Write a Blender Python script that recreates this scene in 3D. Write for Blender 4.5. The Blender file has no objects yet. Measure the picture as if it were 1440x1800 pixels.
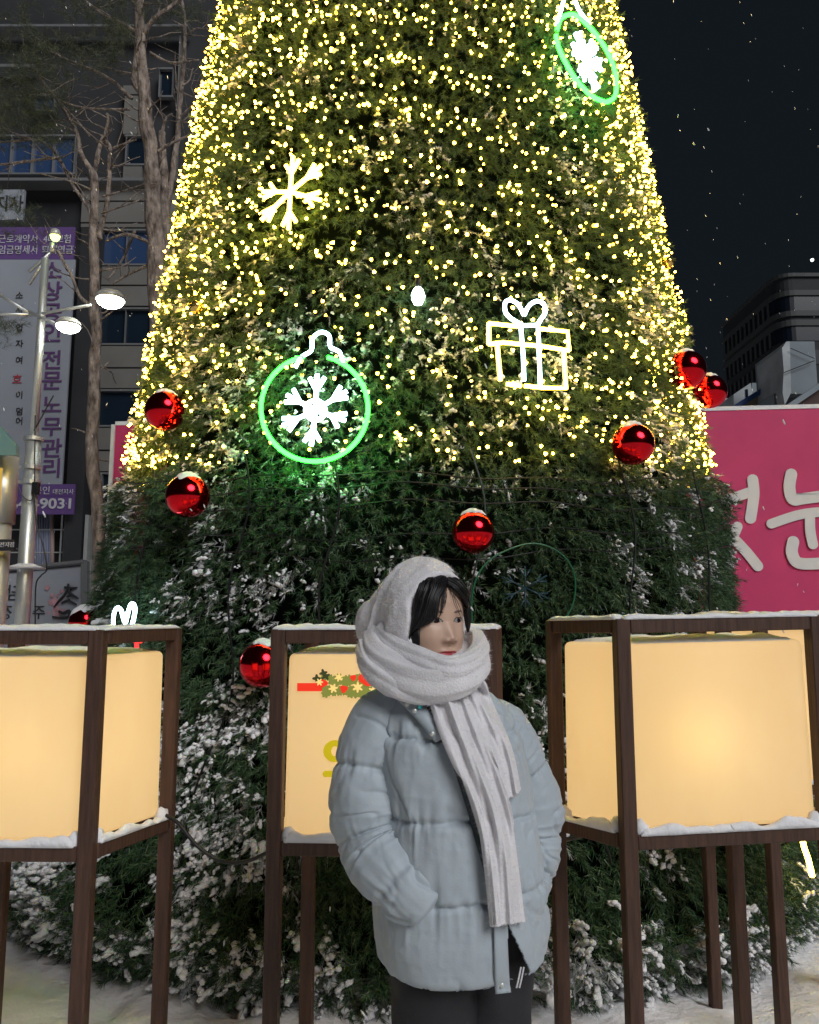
import bpy, bmesh, math, random
import numpy as np
from math import radians as R, pi, sin, cos
from mathutils import Vector, Matrix
from mathutils.bvhtree import BVHTree

random.seed(7)
rng = np.random.default_rng(7)
SC = bpy.context.scene
COL = SC.collection

# ------------------------------------------------------------------ camera
PITCH, FPX, CAMZ = R(7.7), 1400.0, 1.5
cam = bpy.data.cameras.new('camera')
cam.sensor_fit = 'HORIZONTAL'
cam.sensor_width = 36
cam.lens = FPX / 1440 * 36
cam.clip_start, cam.clip_end = 0.05, 600
camo = bpy.data.objects.new('camera', cam)
COL.objects.link(camo)
camo.location = (0, 0, CAMZ)
camo.rotation_euler = (pi / 2 + PITCH, 0, 0)
SC.camera = camo

# ------------------------------------------------------------------ night sky and soft town light
W = bpy.data.worlds.new('World')
SC.world = W
W.use_nodes = True
bg = W.node_tree.nodes['Background']
bg.inputs['Color'].default_value = (0.0062, 0.0088, 0.0118, 1)
bg.inputs['Strength'].default_value = 1.0
sun = bpy.data.lights.new('sun', 'SUN')
sun.energy = 2.15
sun.angle = R(30)
sun.color = (0.97, 0.98, 1.0)
suno = bpy.data.objects.new('sun', sun)
COL.objects.link(suno)
suno.rotation_euler = (Vector((0.45, -0.66, 0.60))).to_track_quat('Z', 'Y').to_euler()

SC.view_settings.view_transform = 'Standard'
SC.view_settings.look = 'None'
SC.view_settings.exposure = 0
SC.view_settings.gamma = 1
SC.render.engine = 'CYCLES'
SC.cycles.max_bounces = 7
SC.cycles.use_denoising = True
SC.cycles.sample_clamp_indirect = 6

# ------------------------------------------------------------------ helpers
def ray(px, py):
    x, u = px - 720.0, 900.0 - py
    return Vector((x, FPX * cos(PITCH) - u * sin(PITCH), FPX * sin(PITCH) + u * cos(PITCH))).normalized()

def at(px, py, Y):
    d = ray(px, py)
    return Vector((0, 0, CAMZ)) + d * (Y / d.y)

def sm(a, b, x):
    t = np.clip((x - a) / (b - a), 0, 1)
    return t * t * (3 - 2 * t)

def _h(x, y, z):
    n = (x.astype(np.uint32) * np.uint32(374761393) + y.astype(np.uint32) * np.uint32(668265263) + z.astype(np.uint32) * np.uint32(2246822519))
    n = (n ^ (n >> np.uint32(13))) * np.uint32(1274126177)
    n = n ^ (n >> np.uint32(16))
    return n.astype(np.float64) / 4294967295.0

def noise(p, s=1.0, off=0.0):
    """smooth value noise in -1..1, p is (N,3)"""
    p = np.asarray(p, float) * s + off + 1000.0
    i = np.floor(p).astype(np.int64)
    f = p - i
    f = f * f * f * (f * (f * 6 - 15) + 10)
    r = 0
    for dx in (0, 1):
        for dy in (0, 1):
            for dz in (0, 1):
                w = (f[:, 0] if dx else 1 - f[:, 0]) * (f[:, 1] if dy else 1 - f[:, 1]) * (f[:, 2] if dz else 1 - f[:, 2])
                r = r + w * _h(i[:, 0] + dx, i[:, 1] + dy, i[:, 2] + dz)
    return r * 2 - 1

def np_mesh(name, V, F, mats=None, parent=None, smooth=False, mi=None):
    """V (N,3), F (M,k) ints -> one linked mesh object"""
    V = np.asarray(V, np.float32)
    F = np.asarray(F, np.int32)
    me = bpy.data.meshes.new(name)
    m, k = F.shape
    me.vertices.add(len(V))
    me.vertices.foreach_set('co', V.ravel())
    me.loops.add(m * k)
    me.loops.foreach_set('vertex_index', F.ravel())
    me.polygons.add(m)
    me.polygons.foreach_set('loop_start', np.arange(0, m * k, k, dtype=np.int32))
    if mi is not None:
        me.polygons.foreach_set('material_index', np.asarray(mi, np.int32))
    me.polygons.foreach_set('use_smooth', np.full(m, smooth, bool))
    me.update(calc_edges=True)
    return link(name, me, mats, parent)

def link(name, me, mats=None, parent=None):
    if mats is not None:
        for m in (mats if isinstance(mats, (list, tuple)) else [mats]):
            me.materials.append(m)
    o = bpy.data.objects.new(name, me)
    COL.objects.link(o)
    if parent is not None:
        o.parent = parent
        o.matrix_parent_inverse = Matrix.Translation(-parent.location)
    return o

def tag(o, label=None, cat=None, group=None, kind=None):
    if label: o['label'] = label
    if cat: o['category'] = cat
    if group: o['group'] = group
    if kind: o['kind'] = kind
    return o

def empty(name, loc, label, cat, group=None):
    o = bpy.data.objects.new(name, None)
    o.empty_display_size = 0.1
    o.location = loc
    COL.objects.link(o)
    return tag(o, label, cat, group)

class MB:
    def __init__(s): s.v, s.f, s.m = [], [], []
    def add(s, V, F, mi=0):
        b = len(s.v)
        s.v += [tuple(x) for x in V]
        s.f += [tuple(b + i for i in f) for f in F]
        s.m += [mi] * len(F)
        return s
    def box(s, c, size, rz=0, mi=0):
        hx, hy, hz = (x / 2 for x in size)
        V = []
        for z in (-hz, hz):
            for x, y in ((-hx, -hy), (hx, -hy), (hx, hy), (-hx, hy)):
                V.append((c[0] + x * cos(rz) - y * sin(rz), c[1] + x * sin(rz) + y * cos(rz), c[2] + z))
        return s.hexa(V, mi)
    def hexa(s, V, mi=0):
        return s.add(V, [(3, 2, 1, 0), (4, 5, 6, 7), (0, 1, 5, 4), (1, 2, 6, 5), (2, 3, 7, 6), (3, 0, 4, 7)], mi)
    def beam(s, a, b, w, h, up=(0, 0, 1), mi=0):
        a, b = Vector(a), Vector(b)
        d = (b - a).normalized()
        r = d.cross(Vector(up)).normalized()
        u = r.cross(d).normalized()
        V = []
        for p in (a, b):
            for i, j in ((-1, -1), (1, -1), (1, 1), (-1, 1)):
                V.append(p + r * (w / 2 * i) + u * (h / 2 * j))
        return s.hexa(V, mi)
    def tube(s, P, rad, n=8, mi=0, caps=True, flat=None):
        P = [Vector(p) for p in P]
        m = len(P)
        if not hasattr(rad, '__len__'): rad = [rad] * m
        T = [(P[min(i + 1, m - 1)] - P[max(i - 1, 0)]).normalized() for i in range(m)]
        ref = Vector((0, 0, 1)) if abs(T[0].z) < 0.9 else Vector((1, 0, 0))
        u = T[0].cross(ref).normalized()
        V = []
        for i in range(m):
            u = (u - T[i] * u.dot(T[i])).normalized()
            w = T[i].cross(u)
            for k in range(n):
                a = 2 * pi * k / n
                V.append(P[i] + (u * cos(a) + w * sin(a)) * rad[i])
        F = []
        for i in range(m - 1):
            for k in range(n):
                k2 = (k + 1) % n
                F.append((i * n + k, i * n + k2, (i + 1) * n + k2, (i + 1) * n + k))
        if caps:
            F.append(tuple(range(n - 1, -1, -1)))
            F.append(tuple((m - 1) * n + k for k in range(n)))
        return s.add(V, F, mi)
    def lathe(s, prof, c=(0, 0, 0), n=24, mi=0):
        V = []
        for r, z in prof:
            for k in range(n):
                a = 2 * pi * k / n
                V.append((c[0] + r * cos(a), c[1] + r * sin(a), c[2] + z))
        F = []
        for i in range(len(prof) - 1):
            for k in range(n):
                k2 = (k + 1) % n
                F.append((i * n + k, i * n + k2, (i + 1) * n + k2, (i + 1) * n + k))
        F.append(tuple(range(n - 1, -1, -1)))
        F.append(tuple((len(prof) - 1) * n + k for k in range(n)))
        return s.add(V, F, mi)
    def poly(s, pts, nrm, t, mi=0):
        """flat outline (list of 3-D points) given thickness t along nrm"""
        n = len(pts)
        nv = Vector(nrm).normalized() * t
        V = [Vector(p) for p in pts] + [Vector(p) + nv for p in pts]
        F = [tuple(range(n - 1, -1, -1)), tuple(range(n, 2 * n))]
        F += [(i, (i + 1) % n, n + (i + 1) % n, n + i) for i in range(n)]
        return s.add(V, F, mi)
    def build(s, name, mats, parent=None, smooth=False, bevel=0, seg=1):
        me = bpy.data.meshes.new(name)
        me.from_pydata([tuple(v) for v in s.v], [], s.f)
        me.polygons.foreach_set('material_index', np.array(s.m, np.int32))
        me.validate()
        if bevel:
            bm = bmesh.new(); bm.from_mesh(me)
            bmesh.ops.remove_doubles(bm, verts=bm.verts, dist=1e-5)
            bmesh.ops.recalc_face_normals(bm, faces=bm.faces)
            bmesh.ops.bevel(bm, geom=bm.edges[:], offset=bevel, segments=seg, affect='EDGES', profile=0.5)
            bm.to_mesh(me); bm.free()
        me.polygons.foreach_set('use_smooth', np.full(len(me.polygons), smooth, bool))
        me.update()
        return link(name, me, mats, parent)

def ico(sub):
    bm = bmesh.new()
    bmesh.ops.create_icosphere(bm, subdivisions=sub, radius=1)
    V = np.array([v.co[:] for v in bm.verts]); F = np.array([[v.index for v in f.verts] for f in bm.faces])
    bm.free()
    return V, F
ICO1, ICO2, ICO3 = ico(1), ico(2), ico(3)

def spline(P, n=8):
    """Catmull-Rom through P"""
    P = [Vector(p) for p in P]
    out = []
    for i in range(len(P) - 1):
        p0, p1, p2, p3 = P[max(i - 1, 0)], P[i], P[i + 1], P[min(i + 2, len(P) - 1)]
        for k in range(n):
            t = k / n
            out.append(0.5 * ((2 * p1) + (p2 - p0) * t + (2 * p0 - 5 * p1 + 4 * p2 - p3) * t * t + (3 * p1 - p0 - 3 * p2 + p3) * t ** 3))
    out.append(P[-1])
    return out

# ------------------------------------------------------------------ materials
def pmat(name, col, rough=0.6, metal=0.0, var=0.0, vscale=8.0, bump=0.0, bscale=40.0, spec=0.4, emit=None, estr=0.0, sheen=0.0, sss=0.0, col2=None, stretch=(1, 1, 1), bdist=0.01):
    m = bpy.data.materials.new(name)
    m.use_nodes = True
    nt = m.node_tree
    b = nt.nodes['Principled BSDF']
    b.inputs['Base Color'].default_value = (*col, 1)
    b.inputs['Roughness'].default_value = rough
    b.inputs['Metallic'].default_value = metal
    b.inputs['Specular IOR Level'].default_value = spec
    if sheen:
        b.inputs['Sheen Weight'].default_value = sheen
        b.inputs['Sheen Roughness'].default_value = 0.5
    if sss:
        b.inputs['Subsurface Weight'].default_value = sss
        b.inputs['Subsurface Radius'].default_value = (0.012, 0.005, 0.003)
        b.inputs['Subsurface Scale'].default_value = 1
    if emit:
        b.inputs['Emission Color'].default_value = (*emit, 1)
        b.inputs['Emission Strength'].default_value = estr
    tc = nt.nodes.new('ShaderNodeTexCoord')
    mp = nt.nodes.new('ShaderNodeMapping')
    mp.inputs['Scale'].default_value = stretch
    nt.links.new(tc.outputs['Object'], mp.inputs['Vector'])
    if var or col2:
        n = nt.nodes.new('ShaderNodeTexNoise')
        n.inputs['Scale'].default_value = vscale
        n.inputs['Detail'].default_value = 6
        nt.links.new(mp.outputs['Vector'], n.inputs['Vector'])
        cr = nt.nodes.new('ShaderNodeValToRGB')
        c2 = col2 or tuple(min(1, c * (1 + var)) for c in col)
        c1 = col if col2 else tuple(c * (1 - var) for c in col)
        cr.color_ramp.elements[0].position = 0.3
        cr.color_ramp.elements[1].position = 0.7
        cr.color_ramp.elements[0].color = (*c1, 1)
        cr.color_ramp.elements[1].color = (*c2, 1)
        nt.links.new(n.outputs['Fac'], cr.inputs['Fac'])
        nt.links.new(cr.outputs['Color'], b.inputs['Base Color'])
    if bump:
        n2 = nt.nodes.new('ShaderNodeTexNoise')
        n2.inputs['Scale'].default_value = bscale
        n2.inputs['Detail'].default_value = 5
        nt.links.new(mp.outputs['Vector'], n2.inputs['Vector'])
        bp = nt.nodes.new('ShaderNodeBump')
        bp.inputs['Strength'].default_value = bump
        bp.inputs['Distance'].default_value = bdist
        nt.links.new(n2.outputs['Fac'], bp.inputs['Height'])
        nt.links.new(bp.outputs['Normal'], b.inputs['Normal'])
    return m

def emat(name, col, s):
    m = bpy.data.materials.new(name)
    m.use_nodes = True
    nt = m.node_tree
    nt.nodes.remove(nt.nodes['Principled BSDF'])
    e = nt.nodes.new('ShaderNodeEmission')
    e.inputs['Color'].default_value = (*col, 1)
    e.inputs['Strength'].default_value = s
    nt.links.new(e.outputs[0], nt.nodes['Material Output'].inputs['Surface'])
    return m

def needle_mat(name, cols, rough=0.5):
    m = bpy.data.materials.new(name)
    m.use_nodes = True
    nt = m.node_tree
    b = nt.nodes['Principled BSDF']
    b.inputs['Roughness'].default_value = rough
    b.inputs['Specular IOR Level'].default_value = 0.35
    g = nt.nodes.new('ShaderNodeNewGeometry')
    cr = nt.nodes.new('ShaderNodeValToRGB')
    cr.color_ramp.elements[0].color = (*cols[0], 1)
    cr.color_ramp.elements[1].color = (*cols[-1], 1)
    for i, c in enumerate(cols[1:-1]):
        e = cr.color_ramp.elements.new((i + 1) / (len(cols) - 1))
        e.color = (*c, 1)
    nt.links.new(g.outputs['Random Per Island'], cr.inputs['Fac'])
    nt.links.new(cr.outputs['Color'], b.inputs['Base Color'])
    return m

M = {}
M['snow'] = pmat('snow', (0.76, 0.76, 0.78), 0.75, var=0.06, vscale=14, bump=0.5, bscale=60, spec=0.3)
M['ground_snow'] = pmat('ground_snow', (0.74, 0.73, 0.74), 0.8, col2=(0.86, 0.85, 0.86), vscale=2.2, bump=0.7, bscale=24, spec=0.3, bdist=0.02)
M['needle'] = needle_mat('needle', [(0.016, 0.040, 0.022), (0.036, 0.084, 0.038), (0.060, 0.118, 0.045), (0.15, 0.21, 0.11)])
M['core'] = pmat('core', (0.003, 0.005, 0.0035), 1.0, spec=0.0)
M['wood'] = pmat('wood', (0.046, 0.023, 0.016), 0.5, col2=(0.085, 0.043, 0.030), vscale=7, stretch=(14, 14, 1.2), bump=0.25, bscale=9, spec=0.35)
M['black'] = pmat('black_cable', (0.012, 0.012, 0.013), 0.45)
M['steel'] = pmat('steel', (0.60, 0.62, 0.60), 0.40, metal=0.65, var=0.1, vscale=3)
M['dark_steel'] = pmat('dark_steel', (0.06, 0.065, 0.07), 0.4, metal=0.6)
M['bark'] = pmat('bark', (0.085, 0.06, 0.048), 0.9, col2=(0.42, 0.345, 0.29), vscale=13, stretch=(1, 1, 0.4), bump=1.0, bscale=20, bdist=0.08)
M['pine'] = needle_mat('pine_needle', [(0.045, 0.055, 0.03), (0.07, 0.082, 0.042), (0.12, 0.13, 0.075)])
M['red_ball'] = pmat('red_ball', (0.80, 0.012, 0.022), 0.13, metal=1.0)
M['gold'] = pmat('gold_ball', (0.8, 0.52, 0.16), 0.15, metal=0.9)

# ------------------------------------------------------------------ ground: one sheet of trodden snow
def axis(a, b, fine0, fine1, step, growth=1.35):
    xs = list(np.arange(fine0, fine1, step))
    s, x = step, fine1
    while x < b:
        xs.append(x); s *= growth; x += s
    xs.append(b)
    s, x = step * growth, fine0 - step
    while x > a:
        xs.insert(0, x); s *= growth; x -= s
    xs.insert(0, a)
    return np.array(xs)
gx, gy = axis(-260, 260, -3.6, 3.6, 0.035), axis(-60, 420, 1.5, 6.0, 0.035)
GX, GY = np.meshgrid(gx, gy, indexing='ij')
gp = np.stack([GX.ravel(), GY.ravel(), np.zeros(GX.size)], 1)
near = np.exp(-(np.maximum(np.abs(gp[:, 0]) - 3.5, 0) ** 2 + np.maximum(np.abs(gp[:, 1] - 3.5) - 3, 0) ** 2) / 3)
gp[:, 2] = (0.022 * noise(gp, 2.2) + 0.014 * noise(gp, 6.5, 9) + 0.007 * noise(gp, 17, 4)) * near
gp[:, 2] -= 0.03 * near * sm(0.35, 0.7, noise(gp, 4.2, 31))          # footprints and scuffs
ny = len(gy)
ii, jj = np.meshgrid(np.arange(len(gx) - 1), np.arange(ny - 1), indexing='ij')
q = (ii * ny + jj).ravel()
ground = np_mesh('ground', gp, np.stack([q, q + ny, q + ny + 1, q + 1], 1), M['ground_snow'], smooth=True)
tag(ground, kind='structure')

# ------------------------------------------------------------------ left office block with its signs
def wallpt(px, py, Y): return at(px, py, Y)
BY = 16.0
def rect_px(mb, x0, y0, x1, y1, Y, depth, mi=0):
    """box whose front face covers the given picture rectangle at distance Y; goes back by depth"""
    a, b = at(x0, y1, Y), at(x1, y0, Y)
    return mb.box(((a.x + b.x) / 2, Y + depth / 2, (a.z + b.z) / 2), (abs(b.x - a.x), depth, abs(b.z - a.z)), mi=mi)

M['panel'] = pmat('panel', (0.15, 0.145, 0.132), 0.55, var=0.12, vscale=1.5)
M['panel_dark'] = pmat('panel_dark', (0.026, 0.027, 0.030), 0.6, var=0.25, vscale=1.2)
M['glass'] = pmat('night_glass', (0.010, 0.018, 0.03), 0.08, spec=0.6)
M['blue_glass'] = pmat('blue_glass', (0.03, 0.06, 0.14), 0.12, spec=0.6)
M['trim'] = pmat('trim', (0.15, 0.155, 0.16), 0.4)
ob = empty('office_building', (-4.5, BY, 0), 'tall dark office block with beige panel bays and unlit windows, behind the bare pines', 'building')
mb = MB()
a = at(330, 40, BY)
zt = a.z
mb.box(((-19.0 + -3.6) / 2, BY + 3.2, zt / 2 + 1.6), (15.4, 6, zt + 3.2))
mb.build('wall', M['panel_dark'], ob)
mb = MB()                                  # beige panel courses with open joints
for (y0, y1) in ((318, 352), (355, 390), (393, 399), (468, 500), (503, 537), (608, 645), (648, 682), (752, 790), (793, 828), (984, 1060), (1064, 1140)):
    rect_px(mb, 142, y0, 330, y1, BY - 0.05, 0.2)
for (y0, y1) in ((399, 468), (537, 608), (682, 752), (828, 984)):
    rect_px(mb, 266, y0, 330, y1, BY - 0.05, 0.2)
for (y0, y1) in ((150, 165), (168, 235), (290, 312)):
    rect_px(mb, 216, y0, 250, y1, BY - 0.05, 0.2)
rect_px(mb, 305, 60, 318, 312, BY - 0.05, 0.2)
mb.build('panel_cladding', M['panel'], ob)
def window(x0, y0, x1, y1, mat, n=2):
    f = MB()
    for (u0, v0, u1, v1) in ((x0, y0, x1, y0 + 3), (x0, y1 - 3, x1, y1)):
        rect_px(f, u0, v0, u1, v1, BY - 0.07, 0.12)
    for k in range(n + 1):
        xx = x0 + (x1 - x0 - 2.4) * k / n
        rect_px(f, xx, y0 + 3, xx + 2.4, y1 - 3, BY - 0.07, 0.12)
    fo = f.build('window', M['trim'], ob)
    p = MB(); rect_px(p, x0 + 2.4, y0 + 3, x1 - 2.4, y1 - 3, BY + 0.02, 0.04)
    p.build('pane', mat, fo)
window(178, 402, 265, 466, M['blue_glass'], 2)  # blue reflection is put into this pane's base colour
window(174, 540, 265, 606, M['glass'], 2)
window(170, 684, 265, 750, M['glass'], 1)
window(172, 830, 265, 982, M['glass'], 2)
window(219, 236, 262, 290, M['glass'], 1)
window(278, 118, 304, 170, M['glass'], 1)
window(-20, 236, 132, 306, M['blue_glass'], 4)
window(60, 165, 96, 195, M['blue_glass'], 1)
for a_ in ((-60, 312, 330, 317, BY - 0.25, 0.4), (-60, 42, 330, 46, BY - 0.2, 0.3), (-60, 112, 60, 117, BY - 0.1, 0.2)):
    mb = MB(); rect_px(mb, *a_); mb.build('ledge', M['trim'], ob)
mb = MB(); rect_px(mb, 132, 400, 143, 1140, BY - 0.35, 0.6); mb.build('column', M['panel_dark'], ob)
mb = MB(); rect_px(mb, 143.5, 905, 150, 1140, BY - 0.3, 0.3); mb.build('downpipe', M['steel'], ob)
# shop window with pale drapes under the banner
M['drape'] = pmat('drape', (0.33, 0.36, 0.48), 0.8, col2=(0.20, 0.22, 0.32), vscale=3, stretch=(6, 1, 0.2))
M['pink_drape'] = pmat('pink_drape', (0.42, 0.30, 0.27), 0.8)
mb = MB()
for i in range(7):
    mb.tube([at(62 + i * 4.3, 900, BY - 0.1), at(62 + i * 4.3, 1010, BY - 0.1)], 0.026, 8)
sw = mb.build('drape', M['drape'], ob, smooth=True)
mb = MB(); mb.tube([at(92, 900, BY - 0.1), at(92, 1010, BY - 0.1)], 0.04, 8); mb.build('drape', M['pink_drape'], ob, smooth=True)
mb = MB(); rect_px(mb, 106, 905, 108, 990, BY - 0.1, 0.1); rect_px(mb, 0, 930, 131, 932, BY - 0.13, 0.02); rect_px(mb, 0, 970, 131, 972, BY - 0.13, 0.02)
mb.build('mullion', M['steel'], ob)

def text(name, body, px, py, Y, hpx, mat, parent, mirror=False, rz=0, bold=0.0, sx=1.0, center=True):
    c = bpy.data.curves.new(name, 'FONT')
    c.body = body
    c.align_x = 'CENTER' if center else 'LEFT'
    c.align_y = 'CENTER'
    p, p2 = at(px, py, Y), at(px, py - hpx, Y)
    c.size = (p2.z - p.z) * 1.12
    c.extrude = 0.006
    c.offset = bold * c.size
    t = bpy.data.objects.new(name, c)
    me = bpy.data.meshes.new_from_object(t)
    bpy.data.objects.remove(t); bpy.data.curves.remove(c)
    s = -1 if mirror else 1
    for v in me.vertices:
        x, y, z = v.co
        v.co = Vector((x * s * sx * cos(rz), x * s * sx * sin(rz) - z, y)) + p
    if mirror: me.flip_normals()
    me.name = name
    return link(name, me, mat, parent)

M['banner'] = pmat('banner_white', (0.27, 0.29, 0.33), 0.7, var=0.06, vscale=1.2)
M['purple'] = pmat('banner_purple', (0.11, 0.055, 0.20), 0.7)
M['purple_ink'] = pmat('purple_ink', (0.10, 0.04, 0.14), 0.7)
M['white_ink'] = pmat('white_ink', (0.50, 0.50, 0.54), 0.7)
M['black_ink'] = pmat('black_ink', (0.02, 0.02, 0.025), 0.7)
M['red_ink'] = pmat('red_ink', (0.40, 0.03, 0.05), 0.7)
SY = BY - 0.55
bn = empty('hanging_banner', at(65, 650, SY), 'long white banner with purple header and big vertical Korean letters on the dark facade', 'banner')
mb = MB(); rect_px(mb, -70, 456, 132, 851, SY, 0.05); mb.build('cloth', M['banner'], bn)
mb = MB(); rect_px(mb, -70, 399, 132, 456, SY - 0.003, 0.05); mb.build('header', M['purple'], bn)
mb = MB(); rect_px(mb, -70, 851, 132, 904, SY - 0.003, 0.05); rect_px(mb, 24, 871, 128, 871.8, SY - 0.012, 0.01, 0); mb.build('footer', M['purple'], bn)
TY = SY - 0.014
text('lettering', '근로계약서', 32, 421, TY, 15, M['white_ink'], bn, sx=0.86)
text('lettering', '4대보험', 101, 421, TY, 15, M['white_ink'], bn, sx=0.86)
text('lettering', '임금명세서', 32, 440, TY, 15, M['white_ink'], bn, sx=0.86)
text('lettering', '퇴직연금', 101, 440, TY, 15, M['white_ink'], bn, sx=0.86)
for ch, yy in zip('소상공인전문노무관리', (478, 514, 551, 587, 635, 671, 714, 752, 790, 825)):
    text('lettering', ch, 91, yy, TY, 32, M['purple_ink'], bn, bold=0.012, sx=1.1)
for ch, yy in zip('소사업자여이덤어', (520, 545, 577, 605, 634, 695, 724, 741)):
    text('lettering', ch, 34, yy, TY, 13, M['black_ink'], bn)
text('lettering', '흐', 30, 668, TY, 17, M['red_ink'], bn)
text('lettering', '공인', 74, 863, TY, 14, M['white_ink'], bn, sx=1.0)
text('lettering', '대전지사', 111, 865, TY, 9, M['white_ink'], bn, sx=1.0)
text('lettering', '64', 32, 887, TY, 20, M['white_ink'], bn, bold=0.02, sx=1.1)
text('lettering', '-9031', 95, 886, TY, 22, M['white_ink'], bn, bold=0.02, sx=1.22)

sg = empty('wall_sign', at(20, 360, SY), 'small pale sign with two black Korean letters above the purple banner', 'sign')
mb = MB(); rect_px(mb, -60, 333, 43, 386, SY, 0.08); mb.build('board', M['banner'], sg)
text('lettering', '지사', 16, 359, TY, 26, M['black_ink'], sg, sx=0.9)

# pale hoarding with mirrored writing at the foot of the block
hd = empty('shop_hoarding', at(70, 1060, 13.2), 'pale grey shop hoarding with mirrored black lettering and pink blossom', 'sign')
HY = 13.2
mb = MB(); a0, a1 = at(-80, 1012, HY), at(150, 989, HY)
mb.hexa([(a0.x, HY, 0.9), (a1.x, HY, 0.9), (a1.x, HY + .08, 0.9), (a0.x, HY + .08, 0.9), (a0.x, HY, a0.z), (a1.x, HY, a1.z), (a1.x, HY + .08, a1.z), (a0.x, HY + .08, a0.z)])
mb.build('board', M['banner'], hd)
mb = MB(); mb.beam(at(-80, 1015, HY - .01), at(145, 994, HY - .01), 0.02, 0.02); mb.build('edge_line', M['black_ink'], hd)
mb = MB(); mb.beam(at(-80, 1010, HY + .03), at(150, 987, HY + .03), 0.16, 0.05); mb.beam(at(150, 987, HY + .03), at(150, 1140, HY + .03), .1, .12, up=(0, 1, 0)); mb.build('frame', M['trim'], hd)
text('lettering', '담', 24, 1044, HY - .012, 27, M['black_ink'], hd, mirror=True)
text('lettering', '이', -1, 1042, HY - .012, 25, M['black_ink'], hd, mirror=True)
text('lettering', '장', 9, 1078, HY - .012, 25, M['black_ink'], hd, mirror=True)
text('lettering', '차', 38, 1078, HY - .012, 25, M['black_ink'], hd, mirror=True)
text('lettering', '주', 68, 1078, HY - .012, 24, M['black_ink'], hd, mirror=True)
M['blossom'] = pmat('blossom', (0.42, 0.23, 0.26), 0.7, var=0.3, vscale=9)
mb = MB()
for k in range(26):
    c = at(98 + random.gauss(0, 8), 1066 + random.gauss(0, 13), HY - .006 - .0006 * k)
    r = random.uniform(.02, .045)
    mb.poly([c + Vector((r * cos(t) * (1 + .25 * cos(5 * t)), 0, r * sin(t) * (1 + .25 * cos(5 * t)))) for t in np.linspace(0, 2 * pi, 20, endpoint=False)], (0, 1, 0), .004)
mb.build('blossom', M['blossom'], hd)
mb = MB()
def brush(pts, w):
    P = spline([at(x, y, HY - .03) for x, y in pts], 5)
    mb.tube(P, [w * (0.55 + 0.6 * sin(pi * min(1, .15 + .85 * i / (len(P) - 1)))) * HY / FPX for i in range(len(P))], 8)
for pts, w in (([(120, 1026), (121, 1038), (125, 1044), (135, 1050)], 2.2), ([(113, 1032), (124, 1034), (136, 1033)], 2.0), ([(118, 1036), (113, 1046), (103, 1057), (95, 1067)], 2.0),
               ([(117, 1049), (126, 1046), (138, 1052)], 1.9), ([(108, 1060), (120, 1056), (135, 1063)], 1.9), ([(122, 1052), (121, 1058)], 1.5), ([(103, 1074), (111, 1078), (121, 1074), (121, 1084), (106, 1086), (92, 1084)], 2.4)):
    brush(pts, w)
mb.build('brush_lettering', M['black_ink'], hd, smooth=True)

# ------------------------------------------------------------------ stainless notice kiosk at the left edge
KY = 7.0
kk = empty('notice_kiosk', at(0, 860, KY), 'stainless notice pillar with glass canopy and a glowing strip for its yellow reflection at the left edge', 'kiosk')
M['teal_glass'] = pmat('teal_glass', (0.14, 0.26, 0.265), 0.1, spec=0.6)
M['lamp_shell0'] = pmat('brushed_panel', (.22, .23, .22), .45, metal=.2, var=.3, vscale=3, stretch=(3, 1, .2))
M['amber'] = emat('amber_reflection', (1.0, 0.62, 0.12), 0.6)
mb = MB(); kc = at(-4, 860, KY); mb.tube([(kc.x, KY + .1, at(0, 918, KY).z), (kc.x, KY + .1, at(0, 800, KY).z)], .115, 24); mb.tube([(kc.x, KY + .1, 0), (kc.x, KY + .1, at(0, 918, KY).z)], .09, 24); mb.build('pillar', M['steel'], kk, smooth=True)
mb = MB(); rect_px(mb, -6, 822, 3, 905, KY - .03, 0.02); mb.build('yellow_reflection', M['amber'], kk)  # emissive strip stands in for a yellow reflection on the steel
mb = MB()
p = [at(0, 749, KY - .2), at(28, 783, KY - .2), at(28, 800, KY - .2), at(-40, 800, KY - .2), at(-40, 747, KY - .2)]
mb.poly(p, (0, 1, 0), .06); mb.build('canopy', M['teal_glass'], kk)
mb = MB(); rect_px(mb, -40, 948, 24, 968, KY - .06, .02); mb.build('name_plate', M['black_ink'], kk)
text('lettering', '대전지점', 8, 958, KY - .068, 8.5, M['white_ink'], kk)

# ------------------------------------------------------------------ street lamp
LY = 8.3
M['lamp_white'] = emat('lamp_white', (0.93, 1.0, 0.86), 34)
M['lamp_green'] = emat('lamp_green', (0.72, 1.0, 0.25), 3.5)
M['lamp_shell'] = pmat('lamp_shell', (0.5, 0.5, 0.47), 0.4, metal=0.3)
sl = empty('street_lamp', (at(50, 1000, LY).x, LY, 0), 'polished steel street lamp with two lit oval heads beside the long banner', 'street lamp')
px0 = at(51, 900, LY)
mb = MB()
mb.tube([(px0.x, LY, 0), (px0.x, LY, at(51, 775, LY).z)], 0.078, 20)
mb.tube([(px0.x, LY, at(51, 775, LY).z), (px0.x, LY, at(51, 455, LY).z)], 0.042, 16)
mb.build('pole', M['steel'], sl, smooth=True)
mb = MB(); z = at(51, 998, LY).z
mb.lathe([(.08, -.01), (.195, -.01), (.2, .0), (.09, .035), (.08, .04)], (px0.x, LY, z), 24); mb.build('collar', M['snow'], sl, smooth=False)
for yy in (772, 822, 848):
    mb = MB(); mb.lathe([(.08, -.02), (.1, -.02), (.1, .02), (.08, .02)], (px0.x, LY, at(51, yy, LY).z), 20)
    if yy > 800: mb.box((px0.x - .11, LY - .03, at(51, yy, LY).z), (.14, .05, .03))
    mb.build('clamp', M['steel'], sl)
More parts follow.
